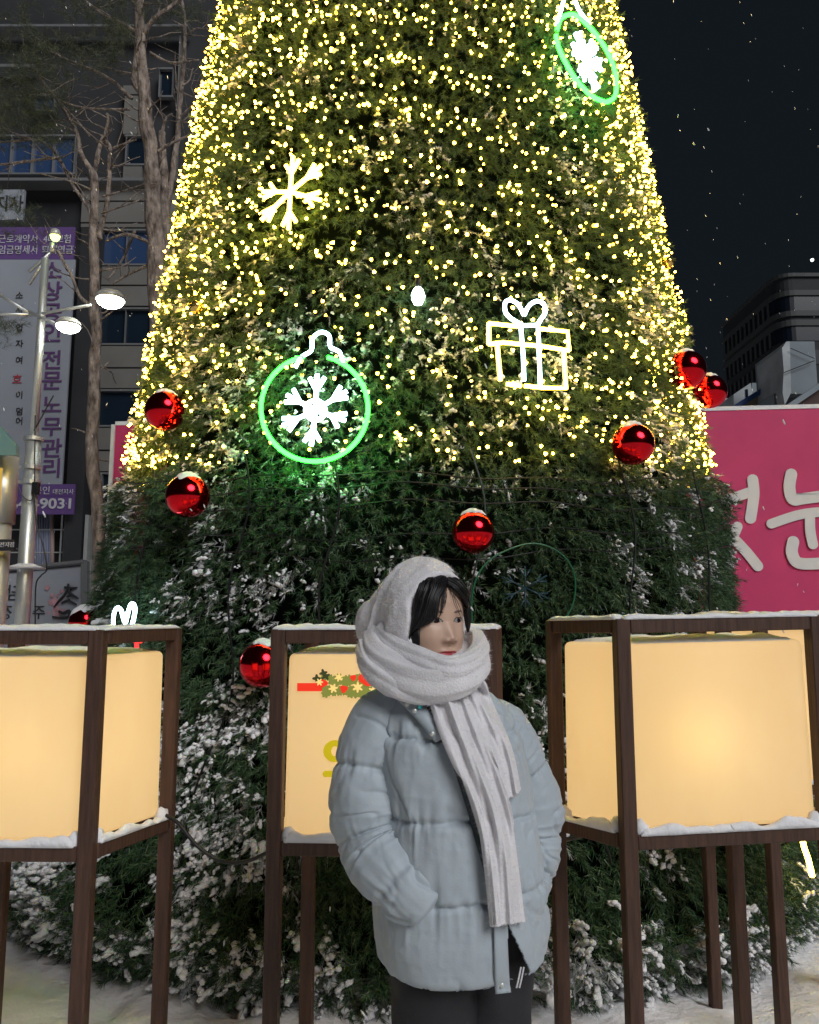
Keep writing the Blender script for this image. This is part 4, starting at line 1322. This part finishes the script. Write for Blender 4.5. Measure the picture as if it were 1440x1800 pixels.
for s, (hx, hy) in (('r', (.05, 1.745)), ('l', (.172, 1.805))):
    bj('hip' + s, (hx, hy, .79), .062); bj('knee' + s, (hx + (.006 if s == 'r' else -.002), hy, .45), .046); bj('ank' + s, (hx + .006, hy + .02, .10), .036); bj('toe' + s, (hx + .05, hy - .10, .04), .032)
names = list(J_)
ed = [('pelvis', 'waist'), ('waist', 'chest'), ('chest', 'necklow'), ('necklow', 'neck'), ('neck', 'skull'), ('chest', 'shr'), ('shr', 'elr'), ('elr', 'wrr'), ('wrr', 'hr'), ('chest', 'shl'), ('shl', 'ell'), ('ell', 'wrl'), ('wrl', 'hl'), ('pelvis', 'hipr'), ('hipr', 'kneer'), ('kneer', 'ankr'), ('ankr', 'toer'), ('pelvis', 'hipl'), ('hipl', 'kneel'), ('kneel', 'ankl'), ('ankl', 'toel')]
me_.from_pydata([J_[n][0][:] for n in names], [(names.index(a), names.index(b)) for a, b in ed], [])
cage = bpy.data.objects.new('body_cage', me_); COL.objects.link(cage)
cage.modifiers.new('skin', 'SKIN')
for n, sv in zip(names, me_.skin_vertices[0].data): sv.radius = (J_[n][1], J_[n][1])
me_.skin_vertices[0].data[0].use_root = True
cage.modifiers.new('sub', 'SUBSURF').levels = 2
dg = bpy.context.evaluated_depsgraph_get(); dg.update()
bmesh_body = bpy.data.meshes.new_from_object(cage.evaluated_get(dg))
bpy.data.objects.remove(cage)
nb = len(bmesh_body.vertices)
Vb = [v.co[:] for v in bmesh_body.vertices] + [tuple(v) for v in head_w]
Fb = [tuple(p.vertices) for p in bmesh_body.polygons] + [tuple(int(i) + nb for i in f) for f in fh] + [tuple(nb + (nz - 1) * na + j for j in range(na)), tuple(nb + j for j in range(na - 1, -1, -1))]
pm = bpy.data.meshes.new('person')
pm.from_pydata(Vb, [], Fb)
pm.polygons.foreach_set('material_index', np.concatenate([np.zeros(len(bmesh_body.polygons), int), mi, [0, 0]]).astype(np.int32))
pm.polygons.foreach_set('use_smooth', np.full(len(pm.polygons), True, bool))
person = link('person', pm, [M['skin'], M['lips'], M['brow'], M['lash'], M['eye_white'], M['iris']])
tag(person, 'young woman in pale blue puffer jacket and white hooded scarf, hands in pockets, looking aside', 'person')
person.location = (0, 0, 0)
head_bvh = BVHTree.FromPolygons([tuple(v) for v in head_w], [tuple(int(i) for i in f) for f in fh])

# ---- trousers and boots
mb = MB()
for s in 'rl':
    h_, k_, a_ = J_['hip' + s][0], J_['knee' + s][0], J_['ank' + s][0]
    P = spline([h_ + Vector((.01, 0, .12)), h_, (h_ + k_) / 2, k_, (k_ + a_) / 2, a_], 8)
    m = len(P)
    mb.tube(P, [float(np.interp(i / (m - 1), [0, .2, .4, .6, .8, 1], [.094, .092, .082, .068, .058, .046])) for i in range(m)], 28)
tr = mb.build('trousers', M['trousers'], person, smooth=True)
apply_mods(tr, [('SUBSURF', dict(levels=2))])
V, N = get_vn(tr.data)
set_v(tr.data, V + N * (.004 * noise(V * np.array([1, 1, 1.6]), 18) + .005 * ridge(noise(V * np.array([.6, .6, 2.2]), 14, 4)) * np.exp(-((V[:, 2] - .45) / .08) ** 2))[:, None])
for s in 'rl':
    a_, t_ = J_['ank' + s][0], J_['toe' + s][0]
    mb = MB(); mb.tube([a_ + Vector((0, 0, .12)), a_ + Vector((0, 0, .02)), a_ + Vector((0, .01, -.04))], [.055, .053, .05], 16)
    mb.tube([a_ + Vector((-.015, .035, -.055)), a_ + Vector((0, 0, -.05)), (a_ + t_) / 2 + Vector((0, 0, -.03)), t_ + Vector((0, 0, .005)), t_ + Vector((.02, -.03, 0))], [.035, .047, .045, .042, .02], 16)
    b = mb.build('boot', M['boot'], person, smooth=True)
    apply_mods(b, [('REMESH', dict(mode='VOXEL', voxel_size=.008)), ('SMOOTH', dict(factor=.5, iterations=4))])

# ---- puffer jacket
RG = [(z_, x_, y_, a_ - .011, b_ - .008) for z_, x_, y_, a_, b_ in [(.788, .112, 1.778, .172, .148), (.796, .112, 1.778, .184, .160), (.86, .112, 1.778, .193, .168), (.95, .108, 1.778, .193, .168), (1.02, .102, 1.778, .190, .165), (1.10, .095, 1.778, .184, .160), (1.18, .086, 1.778, .178, .150), (1.25, .078, 1.780, .172, .138), (1.30, .073, 1.782, .158, .118), (1.335, .070, 1.784, .122, .095), (1.36, .066, 1.785, .088, .078), (1.39, .062, 1.785, .074, .070)]]
def sep(t, e): return np.sign(np.cos(t)) * np.abs(np.cos(t)) ** e, np.sign(np.sin(t)) * np.abs(np.sin(t)) ** e
mb = MB()
nt_ = 64
t_ = np.linspace(0, 2 * pi, nt_, endpoint=False)
Vt, Ft = [], []
zq = np.linspace(.788, 1.39, 62)
rg = np.array(RG)
for z in zq:
    cx, cy, a, b = (np.interp(z, rg[:, 0], rg[:, i]) for i in (1, 2, 3, 4))
    cxx, cyy = sep(t_, .86)
    for u, v in zip(cxx * a, cyy * b):
        p = BL * u + BF * v
        Vt.append((cx + p.x, cy + p.y, z))
for i in range(len(zq) - 1):
    for k in range(nt_):
        Ft.append((i * nt_ + k, i * nt_ + (k + 1) % nt_, (i + 1) * nt_ + (k + 1) % nt_, (i + 1) * nt_ + k))
Ft += [tuple(range(nt_ - 1, -1, -1)), tuple((len(zq) - 1) * nt_ + k for k in range(nt_))]
mb.add(Vt, Ft)
armR = spline([wp(700, 1236, .0), wp(668, 1275, -.015), wp(649, 1350, -.025), wp(650, 1425, -.03), wp(668, 1490, -.05), wp(712, 1552, -.105), wp(757, 1598, -.118)], 8)
armL = spline([wp(852, 1256, .06), wp(882, 1292, .07), wp(912, 1350, .085), wp(932, 1420, .09), wp(934, 1485, .085), wp(926, 1540, .06), wp(912, 1580, .02)], 8)
rR = lambda f: float(np.interp(f, [0, .12, .3, .5, .68, .85, .96, 1], [.050, .070, .079, .083, .081, .067, .055, .030]))
rL = lambda f: float(np.interp(f, [0, .12, .3, .5, .68, .85, .96, 1], [.050, .064, .068, .069, .066, .058, .050, .030]))
jk = mb.build('jacket', M['jacket'], person)
apply_mods(jk, [('REMESH', dict(mode='VOXEL', voxel_size=.0038)), ('SMOOTH', dict(factor=.5, iterations=5))])
V, N = get_vn(jk.data)
cx, cy, a, b = (np.interp(V[:, 2], rg[:, 0], rg[:, i]) for i in (1, 2, 3, 4))
torso = np.ones(len(V))
disp = np.zeros(len(V))
wob = .008 * noise(V, 7, 3)
# quilted tubes of the body
zz = V[:, 2] + wob
for zs_ in (1.262, 1.105, .955):
    d = zz - zs_
    disp += torso * (-.0075 * np.exp(-(d / .007) ** 2) - .0035 * np.exp(-(d / .030) ** 2))
    wr = ridge(noise(V * np.array([1, 1, .22]), 52, zs_ * 9))
    disp += torso * .0062 * np.clip(wr, -.6, 1) * np.exp(-(np.abs(d) / .040)) * (np.abs(d) > .002)
disp += torso * (.005 * noise(V * np.array([1, 1, .55]), 8.5, 2) + .0036 * ridge(noise(V * np.array([1, 1, .5]) @ np.array([[1, 0, .3], [0, 1, 0], [-.3, 0, 1]]), 15, 7)))
for zs_ in (1.262, 1.105, .955):
    pk_ = ridge(noise(V * np.array([1, 1, .12]), 95, zs_ * 31))
    disp += torso * .0030 * np.clip(pk_, -.4, 1) * np.exp(-(np.abs(zz - zs_) / .020))
disp += torso * -.010 * np.exp(-((zz - .792) / .012) ** 2)
def crease(n, w): return np.exp(-(n / w) ** 2)
sk = np.array([[1, 0, .55], [0, 1, 0], [-.55, 0, 1]])
disp -= torso * .0052 * crease(noise(V @ sk * np.array([1, 1, .4]), 13, 31), .10) * sm(-.2, .5, noise(V, 6, 77))
disp -= torso * .0046 * crease(noise(V @ sk.T * np.array([1, 1, .35]), 17, 41), .10) * sm(-.2, .5, noise(V, 6, 87))
disp += .0009 * ridge(noise(V, 30, 21)) + .0007 * ridge(noise(V, 62, 5))
V2 = V + N * disp[:, None]
set_v(jk.data, V2)
# open the hem and the front gap
bm = bmesh.new(); bm.from_mesh(jk.data); bm.faces.ensure_lookup_table()
fc = np.array([f.calc_center_median()[:] for f in bm.faces]); fn_ = np.array([f.normal[:] for f in bm.faces])
pxs = to_px(fc)
facing = (fn_ * fc).sum(1) - fn_[:, 2] * CAMZ < 0
kill = (fn_[:, 2] < -.75) & (fc[:, 2] < .83)
edge_r = 893 + (pxs[:, 1] - 1622) * .47
kill |= facing & (pxs[:, 1] > 1622) & (pxs[:, 0] > 893) & (pxs[:, 0] < edge_r) & (fc[:, 2] < 1.0)
bmesh.ops.delete(bm, geom=[bm.faces[i] for i in np.nonzero(kill)[0]], context='FACES')
bm.to_mesh(jk.data); bm.free()
apply_mods(jk, [('SMOOTH', dict(factor=.3, iterations=1)), ('SOLIDIFY', dict(thickness=.004, offset=-1.0, use_rim=True))])
jb = bvh(jk)

def ribbon(name, left, right, mat, parent, lift, thick, nu=10, nvv=60, blur=2, wave=0, waves=0, bulge=0.0, hem=0.0, tree=None, seed=0):
    """cloth strip laid on the jacket between two pixel edge lines"""
    L = spline([Vector((x, y, 0)) for x, y in left], 12); Rr = spline([Vector((x, y, 0)) for x, y in right], 12)
    def samp(S, t):
        f = t * (len(S) - 1); i = min(int(f), len(S) - 2); return S[i].lerp(S[i + 1], f - i)
    G_ = np.zeros((nvv + 1, nu + 1, 3)); dist = np.zeros((nvv + 1, nu + 1)); dirs = np.zeros((nvv + 1, nu + 1, 3))
    for i in range(nvv + 1):
        for j in range(nu + 1):
            t = i / nvv
            a, b = samp(L, t), samp(Rr, t)
            q_ = a.lerp(b, j / nu)
            yy = q_.y + (hem * sin(j * 2.1 + seed) + hem * .8 * sin(j * 4.7) if i == nvv else 0)
            p = cast(tree or jb, q_.x, yy)
            d = ray(q_.x, yy)
            dist[i, j] = (p - OC).length; dirs[i, j] = d[:]
    for _ in range(blur):
        P_ = np.pad(dist, 1, mode='edge')
        dist = np.minimum(dist, (P_[:-2, 1:-1] + P_[2:, 1:-1] + P_[1:-1, :-2] + P_[1:-1, 2:] + P_[1:-1, 1:-1]) / 5)
        P_ = np.pad(dist, 1, mode='edge')
        dist = (P_[:-2, 1:-1] + P_[2:, 1:-1] + P_[1:-1, :-2] + P_[1:-1, 2:] + P_[1:-1, 1:-1]) / 5
    uu = np.linspace(0, 1, nu + 1)[None, :]; vv = np.linspace(0, 1, nvv + 1)[:, None]
    off = lift + bulge * np.sin(pi * uu) + wave * np.sin(2 * pi * waves * (uu + .05 * np.sin(5 * vv + seed)) + 1.3 * np.sin(3.1 * vv + seed))
    off = off + wave * .32 * np.sin(2 * pi * waves * 2.3 * uu + 6 * vv + seed)
    P = np.array(OC[:]) + dirs * (dist - off)[..., None]
    V = P.reshape(-1, 3)
    F = [(i * (nu + 1) + j, (i + 1) * (nu + 1) + j, (i + 1) * (nu + 1) + j + 1, i * (nu + 1) + j + 1) for i in range(nvv) for j in range(nu)]
    o = np_mesh(name, V, F, mat, parent, smooth=True)
    return apply_mods(o, [('SOLIDIFY', dict(thickness=thick, offset=-1.0, use_rim=True))] + ([('SUBSURF', dict(levels=1))] if nu > 10 else []))

M['jacket_inner'] = pmat('jacket_inner', (0.05, 0.06, 0.075), 0.7)
ribbon('zip_gap', [(761, 1262), (796, 1345), (826, 1440), (855, 1550), (869, 1640)], [(776, 1258), (808, 1340), (838, 1436), (866, 1548), (883, 1640)], M['jacket_inner'], jk, .006, .006, 3, 50)
ribbon('placket', [(772, 1268), (806, 1345), (836, 1440), (864, 1550), (868, 1640), (871, 1748)], [(800, 1262), (832, 1340), (862, 1436), (888, 1548), (892, 1640), (897, 1745)], M['jacket'], jk, .010, .012, 6, 70, wave=.0012, waves=1)
ribbon('collar', [(672, 1204), (700, 1232), (735, 1268), (765, 1305)], [(700, 1190), (728, 1222), (757, 1252), (786, 1296)], M['jacket'], jk, .016, .012, 6, 30, bulge=.006)
ribbon('collar_lining', [(700, 1188), (730, 1220), (760, 1252), (786, 1290)], [(722, 1186), (752, 1216), (778, 1248), (796, 1290)], M['jacket_inner'], jk, .008, .006, 4, 30)
for x, y in ((716, 1238), (729, 1250), (760, 1290)):
    p = cast(jb, x, y, .03)
    mb = MB(); mb.add(ICO2[0] * np.array([.0055, .003, .0055]) + np.array(p[:]), ICO2[1]); mb.build('snap_button', M['steel'], jk, smooth=True)
for x, y in ((882, 1732),):
    p = cast(jb, x, y, .024)
    mb = MB(); mb.add(ICO2[0] * np.array([.0055, .003, .0055]) + np.array(p[:]), ICO2[1]); mb.build('snap_button', M['steel'], jk, smooth=True)
p = cast(jb, 738, 1237, .034)
mb = MB(); mb.box(tuple(p), (.008, .006, .021)); mb.build('glint_pull', pmat('cyan_glint', (.02, .55, .60), .2, emit=(.02, .5, .55), estr=.0), jk, bevel=.002)  # cyan glint put into the base colour of this small block
mb = MB()
for q_ in (0, 5):
    a_ = cast(jb, 916 + q_, 1700, .02)
    mb.tube([a_, a_ + Vector((-.006, -.004, -.022)), a_ + Vector((-.010, -.004, -.036))], .0016, 5)
mb.build('drawcord', M['scarf'], jk)
# sleeves: puffed tubes sewn on at the armholes, ends pushed into the pockets
def sleeve(P0, rf, seams, el, seed):
    P = P0; m, n = len(P), 128
    arr = np.array([p[:] for p in P])
    T = np.gradient(arr, axis=0); T /= np.linalg.norm(T, axis=1)[:, None]
    u = np.cross(T[0], [0, 1, 0]); u /= np.linalg.norm(u)
    th = np.linspace(0, 2 * pi, n, endpoint=False)
    Vs = np.zeros((m, n, 3))
    ss = np.linspace(0, 1, m)
    S_, TH = np.meshgrid(ss, th, indexing='ij')
    c3 = lambda k, q_, tw=0.0: np.stack([np.cos(TH + tw * S_) * k, np.sin(TH + tw * S_) * k, S_ * q_], -1).reshape(-1, 3)
    wob = (.016 * noise(c3(1.2, 3), 1, seed)).reshape(m, n)
    D = .0050 * noise(c3(1.0, 6), 1, seed + 3).reshape(m, n)
    for q_ in seams:
        d = (S_ + wob - q_) * .48
        D += -.0075 * np.exp(-(d / .0050) ** 2) - .0045 * np.exp(-(d / .026) ** 2)
        wr = ridge(noise(c3(3.4, 9), 1, seed + q_ * 40)).reshape(m, n)
        D += .0026 * np.clip(ridge(noise(c3(7, 6), 1, seed + q_ * 70)).reshape(m, n), -.4, 1) * np.exp(-np.abs(d) / .020)
        D += .0042 * np.clip(wr, -.6, 1) * np.exp(-np.abs(d) / .038)
    dg1 = noise(c3(1.15, 9, 3.2), 1, seed + 11).reshape(m, n)
    dg2 = noise(c3(1.3, 11, -3.8), 1, seed + 17).reshape(m, n)
    gate = sm(-.35, .4, noise(c3(1.0, 4), 1, seed + 23)).reshape(m, n)
    D -= .0070 * np.exp(-(dg1 / .12) ** 2) * gate
    D -= .0045 * np.exp(-(dg2 / .12) ** 2) * (1 - gate * .7)
    elb = np.exp(-((S_ - el) / .15) ** 2)
    D += .0050 * ridge(noise(c3(.8, 26, 1.2), 1, seed + 31)).reshape(m, n) * elb
    D += .0010 * noise(c3(4, 40), 1, seed + 37).reshape(m, n)
    for i in range(m):
        u = u - T[i] * (u @ T[i]); u /= np.linalg.norm(u)
        w = np.cross(T[i], u)
        Vs[i] = arr[i] + (np.cos(th)[:, None] * u + np.sin(th)[:, None] * w) * (rf(ss[i]) + D[i])[:, None]
    F = [(i * n + k, i * n + (k + 1) % n, (i + 1) * n + (k + 1) % n, (i + 1) * n + k) for i in range(m - 1) for k in range(n)]
    mb = MB(); mb.add(Vs.reshape(-1, 3), F + [tuple(range(n - 1, -1, -1)), tuple((m - 1) * n + k for k in range(n))])
    o = mb.build('sleeve', M['jacket'], jk, smooth=True)
    return apply_mods(o, [('SMOOTH', dict(factor=.4, iterations=2))])
def fine(P):
    out = spline(P[::8] if P[-1] == P[::8][-1] else P[::8] + [P[-1]], 30)
    return out
sleeve(fine(armR), rR, (.33, .60, .83), .62, 3)
sleeve(fine(armL), rL, (.34, .60, .80), .62, 41)
# ---- hair: curtain fringe parted in the middle
def head_pt(px, py, off):
    d = ray(px, py)
    h = head_bvh.ray_cast(OC, d)
    if h[0] is not None: return h[0] + h[1] * off
    p0 = OC + d * ((HC - OC).dot(d))
    for _ in range(4):
        nn = head_bvh.find_nearest(p0)
        p0 = OC + d * ((nn[0] - OC).dot(d))
    return p0 - d * off * .3
# cap of hair under the hood
keep = (head_local[fh].mean(1)[:, 1] < .02) & (head_local[fh].mean(1)[:, 2] > -.06) | (head_local[fh].mean(1)[:, 2] > .082)
hv = head_local.copy()
nrm = hv - np.array([0, -.005, .0]); nrm /= np.linalg.norm(nrm, axis=1)[:, None]
hv = hv + nrm * (.012 + .003 * noise(hv * np.array([1, 1, .3]), 60))[:, None]
used = np.unique(fh[keep]); remap = -np.ones(len(hv), int); remap[used] = np.arange(len(used))
hair = np_mesh('hair', (hv @ Rm.T + np.array(HC[:]))[used], remap[fh[keep]], M['hair'], person, smooth=True)
def locks(inner, outer, n, r0, seed, lift=.008):
    """many fine strands combed from the parting between two pixel lines"""
    rs = random.Random(seed)
    A_ = spline([Vector((x, y, 0)) for x, y in inner], 6); B_ = spline([Vector((x, y, 0)) for x, y in outer], 6)
    mb = MB()
    m = len(A_)
    for k in range(n):
        f = (k + rs.uniform(-.5, .5)) / (n - 1)
        f1 = f + rs.gauss(0, .035)
        end = 1.0 + rs.uniform(-.12, .03)
        lay = rs.uniform(-.004, .005)
        big = rs.uniform(.6, 1.35)
        P, rad = [], []
        for i in range(m):
            t = min(i / (m - 1) * end, 1.0) * (m - 1)
            q_ = int(min(t, m - 2)); fr_ = t - q_
            a = A_[q_].lerp(A_[q_ + 1], fr_); b = B_[q_].lerp(B_[q_ + 1], fr_)
            s = i / (m - 1)
            c = a.lerp(b, f + (f1 - f) * s)
            P.append(head_pt(c.x, c.y, lift + .007 * sin(pi * min(1, max(0, f))) + lay * sin(pi * min(1, .15 + s))))
            rad.append(r0 * big * (1 if s < .6 else 1 - (s - .6) * 2.2) + .0003)
        mb.tube(P, rad, 5)
    return mb
mb = locks([(783, 1031), (771, 1052), (767, 1072), (760, 1090), (745, 1101), (729, 1108)], [(768, 1004), (748, 1012), (736, 1040), (730, 1072), (727, 1100), (725, 1125)], 120, .0021, 3)
mb.build('fringe', M['hair'], hair, smooth=True)
mb = locks([(783, 1031), (799, 1043), (812, 1062), (817, 1082), (819, 1098), (822, 1112)], [(775, 1000), (797, 1006), (816, 1030), (825, 1060), (828, 1086), (825, 1110)], 75, .0019, 5)
mb.build('fringe', M['hair'], hair, smooth=True)
rs_ = random.Random(11)
for q_ in range(22):
    sd = rs_.random() < .6
    x0, y0 = (781 + rs_.uniform(-3, 2), 1032 + rs_.uniform(-2, 5)) if sd else (785 + rs_.uniform(-1, 5), 1033 + rs_.uniform(-2, 6))
    x1, y1 = (770 + rs_.uniform(-6, 9), 1082 + rs_.uniform(-12, 14)) if sd else (813 + rs_.uniform(-4, 5), 1082 + rs_.uniform(-14, 16))
    bow = rs_.uniform(-3, 5) * (1 if sd else -1)
    mb = MB() if q_ == 0 else mb
    P_ = spline([Vector((x0, y0, 0)), Vector(((x0 + x1) / 2 + bow, (y0 + y1) / 2, 0)), Vector((x1, y1, 0))], 6)
    mb.tube([head_pt(p_.x, p_.y, .006) for p_ in P_], [.00075 * (1 - .7 * k_ / (len(P_) - 1)) for k_ in range(len(P_))], 4)
mb.build('stray_hair', M['hair'], hair, smooth=True)
mb = MB()
rs_ = random.Random(4)
for q_ in range(7):
    x0 = 726 + q_ * 1.6
    mb.tube([head_pt(x0 + 2, 1100, .006), head_pt(x0 + 2, 1135, .005), head_pt(x0 + 3, 1172, .004)], [.003, .003, .0015], 5)
mb.build('side_lock', M['hair'], hair, smooth=True)

# ---- scarf: hood over the head, wraps round the neck, two hanging tails
bm = bmesh.new(); bmesh.ops.create_uvsphere(bm, u_segments=96, v_segments=72, radius=1)
for v in bm.verts:
    x, y, z = v.co
    pk = 1 + .05 * max(0, z) ** 3
    sx_ = .092 * (1 + (.10 * max(0, -z)))
    v.co = (x * sx_, -.010 + y * (.122 if y < 0 else .112), .018 + z * (.109 if z > 0 else .15) * pk)
def hood_cut(x, z):
    return float(np.interp(z, [-.12, -.06, 0, .05, .085, .12, .16], [.052, .046, .042, .046, .058, .074, .08])) - .018 * float(sm(.02, .08, x)) * (1 if z < .06 else .4)
dele = [f for f in bm.faces if f.calc_center_median().y > hood_cut(f.calc_center_median().x, f.calc_center_median().z) or f.calc_center_median().z < -.118]
bmesh.ops.delete(bm, geom=dele, context='FACES')
for v in bm.verts:
    p = HL * v.co.x + HF * v.co.y + HC
    v.co = Vector((p.x, p.y, HC.z + v.co.z))
hm = bpy.data.meshes.new('hood'); bm.to_mesh(hm); bm.free()
ho = bpy.data.objects.new('hood_tmp', hm); COL.objects.link(ho)
apply_mods(ho, [('SOLIDIFY', dict(thickness=.014, offset=0.6, use_rim=True))])
mb = MB()
mb.add([v.co[:] for v in ho.data.vertices], [tuple(p.vertices) for p in ho.data.polygons])
bpy.data.objects.remove(ho)
NC = Vector((.040, 1.768, 0))
for (x, y, dY), rr in (((664, 1098, .07), (.042, .045, .050)), ((690, 1085, .06), (.05, .06, .06))):
    p = wp(x, y, dY); mb.add(ICO3[0] * np.array(rr) + np.array(p[:]), ICO3[1])
scarf = mb.build('scarf', M['scarf'], person)
apply_mods(scarf, [('REMESH', dict(mode='VOXEL', voxel_size=.0040)), ('SMOOTH', dict(factor=.5, iterations=5))])
V, N = get_vn(scarf.data)
loc = (V - np.array(HC[:])) @ Rm
lean = loc @ np.array([[1, 0, 0], [0, 1, .0], [0, -.45, 1]])
side = sm(.06, -.02, loc[:, 1])
V = V + N * ((ridge(noise(lean * np.array([.6, 1, .16]), 30, 3)) * .0105 + .0050 * noise(lean * np.array([1, 1, .3]), 17, 9)) * (.25 + .75 * side) + .0012 * noise(V, 90))[:, None]
set_v(scarf.data, V)
def strap(name, pts, rw, rt, seed, n=64, depth=.16, closed=False, sag=.0):
    """cloth sweep with an oval section whose folds run along its length"""
    P = [Vector(p) for p in pts]; m = len(P)
    V, F = [], []
    aa = np.linspace(0, 2 * pi, n, endpoint=False)
    for i in range(m):
        if closed: T = (P[(i + 1) % m] - P[i - 1]).normalized()
        else: T = (P[min(i + 1, m - 1)] - P[max(i - 1, 0)]).normalized()
        outw = Vector((P[i].x - NC.x, P[i].y - NC.y, 0)).normalized()
        up = outw.cross(T).normalized(); ow = T.cross(up).normalized()
        w_ = rw[i] if hasattr(rw, '__len__') else rw
        t__ = rt[i] if hasattr(rt, '__len__') else rt
        tl = (2 * pi * i / m if closed else i / (m - 1) * 4)
        drift = np.array([cos(tl) * .5, sin(tl) * .5]) if closed else np.array([tl * .30, tl * .12])
        q_ = np.stack([np.cos(aa) * 1.65 + drift[0], np.sin(aa) * 1.65 + drift[1], np.full(n, seed + 0.0)], 1)
        k_ = 1 + depth * (ridge(noise(q_, 1.0, seed)) - .3) + depth * .35 * noise(q_, 2.7, seed + 4) + .03 * noise(np.array([p_ for p_ in q_]) * .5 + tl, 1.5, 9)
        for k in range(n):
            V.append(P[i] + up * (cos(aa[k]) * w_ * k_[k]) + ow * (sin(aa[k]) * t__ * k_[k]))
    last = m if closed else m - 1
    for i in range(last):
        i2 = (i + 1) % m
        for k in range(n):
            F.append((i * n + k, i * n + (k + 1) % n, i2 * n + (k + 1) % n, i2 * n + k))
    mb = MB()
    if not closed: F += [tuple(range(n - 1, -1, -1)), tuple((m - 1) * n + k for k in range(n))]
    mb.add(V, F)
    o = mb.build(name, M['scarf'], scarf, smooth=True)
    return apply_mods(o, [('SMOOTH', dict(factor=.4, iterations=2))])
def prof(m, xs, ys): return [float(np.interp(i / (m - 1), xs, ys)) for i in range(m)]
ringP = []
for k in range(96):
    t = 2 * pi * k / 96
    z = 1.386 + .026 * (1 - cos(t)) / 2 + .012 * sin(t) - .010 * cos(t - .5)
    ringP.append(Vector((NC.x + .092 * sin(t), NC.y - .102 * cos(t), z)))
wr1 = strap('wrap', ringP, .043, .032, 3, closed=True)
P = spline([wp(700, 1085, .10), wp(664, 1122, .05), wp(662, 1158, -.025), wp(700, 1186, -.09), wp(752, 1200, -.128), wp(808, 1190, -.125), wp(841, 1162, -.07), wp(838, 1134, .01), wp(812, 1125, .07)], 14)
m = len(P)
wr2 = strap('wrap', P, prof(m, [0, .2, .4, .7, 1], [.030, .046, .040, .036, .028]), prof(m, [0, .3, .6, 1], [.030, .030, .026, .022]), 7)
P = spline([wp(672, 1108, .0), wp(700, 1142, -.06), wp(742, 1162, -.112), wp(790, 1175, -.140), wp(832, 1160, -.105), wp(845, 1135, -.03)], 14)
m = len(P)
wr3 = strap('wrap', P, prof(m, [0, .3, .7, 1], [.020, .027, .023, .018]), prof(m, [0, .3, .7, 1], [.020, .018, .018, .015]), 12)
P = spline([wp(640, 1140, .02), wp(652, 1174, -.05), wp(690, 1203, -.105), wp(735, 1220, -.125), wp(790, 1222, -.12)], 14)
m = len(P)
wr4 = strap('wrap', P, prof(m, [0, .3, .7, 1], [.026, .028, .022, .016]), prof(m, [0, .3, .7, 1], [.018, .020, .018, .014]), 19)
pt1 = ribbon('tail', [(757, 1225), (782, 1290), (812, 1370), (838, 1450), (850, 1530), (860, 1630)], [(822, 1222), (848, 1290), (880, 1370), (900, 1440), (911, 1520), (918, 1622)], M['scarf'], scarf, .032, .013, 36, 110, blur=7, wave=.0095, waves=2.1, bulge=.012, hem=2.2, seed=1.0)
pt2 = ribbon('tail', [(802, 1222), (832, 1285), (862, 1350), (884, 1412)], [(850, 1198), (880, 1262), (903, 1320), (917, 1388)], M['scarf'], scarf, .018, .009, 30, 60, blur=7, wave=.0080, waves=1.8, bulge=.008, hem=2.4, seed=2.0)
# soft mohair fibres standing off the knit
def fuzz(objs, n, ln, w):
    Vs = []
    for o, k in objs:
        V, N = get_vn(o.data)
        F = np.array([p.vertices[:4] if len(p.vertices) >= 4 else list(p.vertices) + [p.vertices[-1]] for p in o.data.polygons])
        ar = np.linalg.norm(np.cross(V[F[:, 1]] - V[F[:, 0]], V[F[:, 2]] - V[F[:, 0]]), axis=1)
        idx = rng.choice(len(F), int(n * k), p=ar / ar.sum())
        b = rng.dirichlet((1, 1, 1, 1), len(idx))
        P = (V[F[idx]] * b[:, :, None]).sum(1); nn = N[F[idx, 0]]
        d = nn + rng.normal(0, .75, (len(idx), 3)) + np.array([0, 0, -.25]); d /= np.linalg.norm(d, axis=1)[:, None]
        d = d + nn * np.maximum(0, .15 - (d * nn).sum(1))[:, None]
        s = np.cross(d, rng.normal(size=d.shape)); s /= np.linalg.norm(s, axis=1)[:, None]
        L = ln * rng.uniform(.4, 1.2, len(idx))[:, None]
        Vs.append(np.stack([P - s * w - nn * .001, P + s * w - nn * .001, P + d * L], 1).reshape(-1, 3))
    V = np.concatenate(Vs)
    return np_mesh('fuzz', V, np.arange(len(V)).reshape(-1, 3), M['scarf'], scarf)
fuzz([(scarf, .34), (wr1, .1), (wr2, .16), (wr3, .06), (wr4, .06), (pt1, .2), (pt2, .08)], 32000, .0085, .0003)
# ------------------------------------------------------------------ falling snow
n = 1500
fp = np.stack([rng.uniform(-6, 7, n), rng.uniform(2.0, 11, n), rng.uniform(.3, 9, n)], 1)
fdir = np.stack([rng.normal(.35, .25, n), rng.normal(0, .2, n), rng.normal(-.9, .1, n)], 1)
V0, F0 = ICO1
V, F = place((V0 * np.array([2.4, .55, .6]), F0), fp, fdir, rng.uniform(.003, .007, n), rng.uniform(0, 6, n))
fs = np_mesh('falling_snow', V, F, M['snow'], smooth=True)
tag(fs, 'loose snowflakes drifting down through the night air', 'snow', kind='stuff')
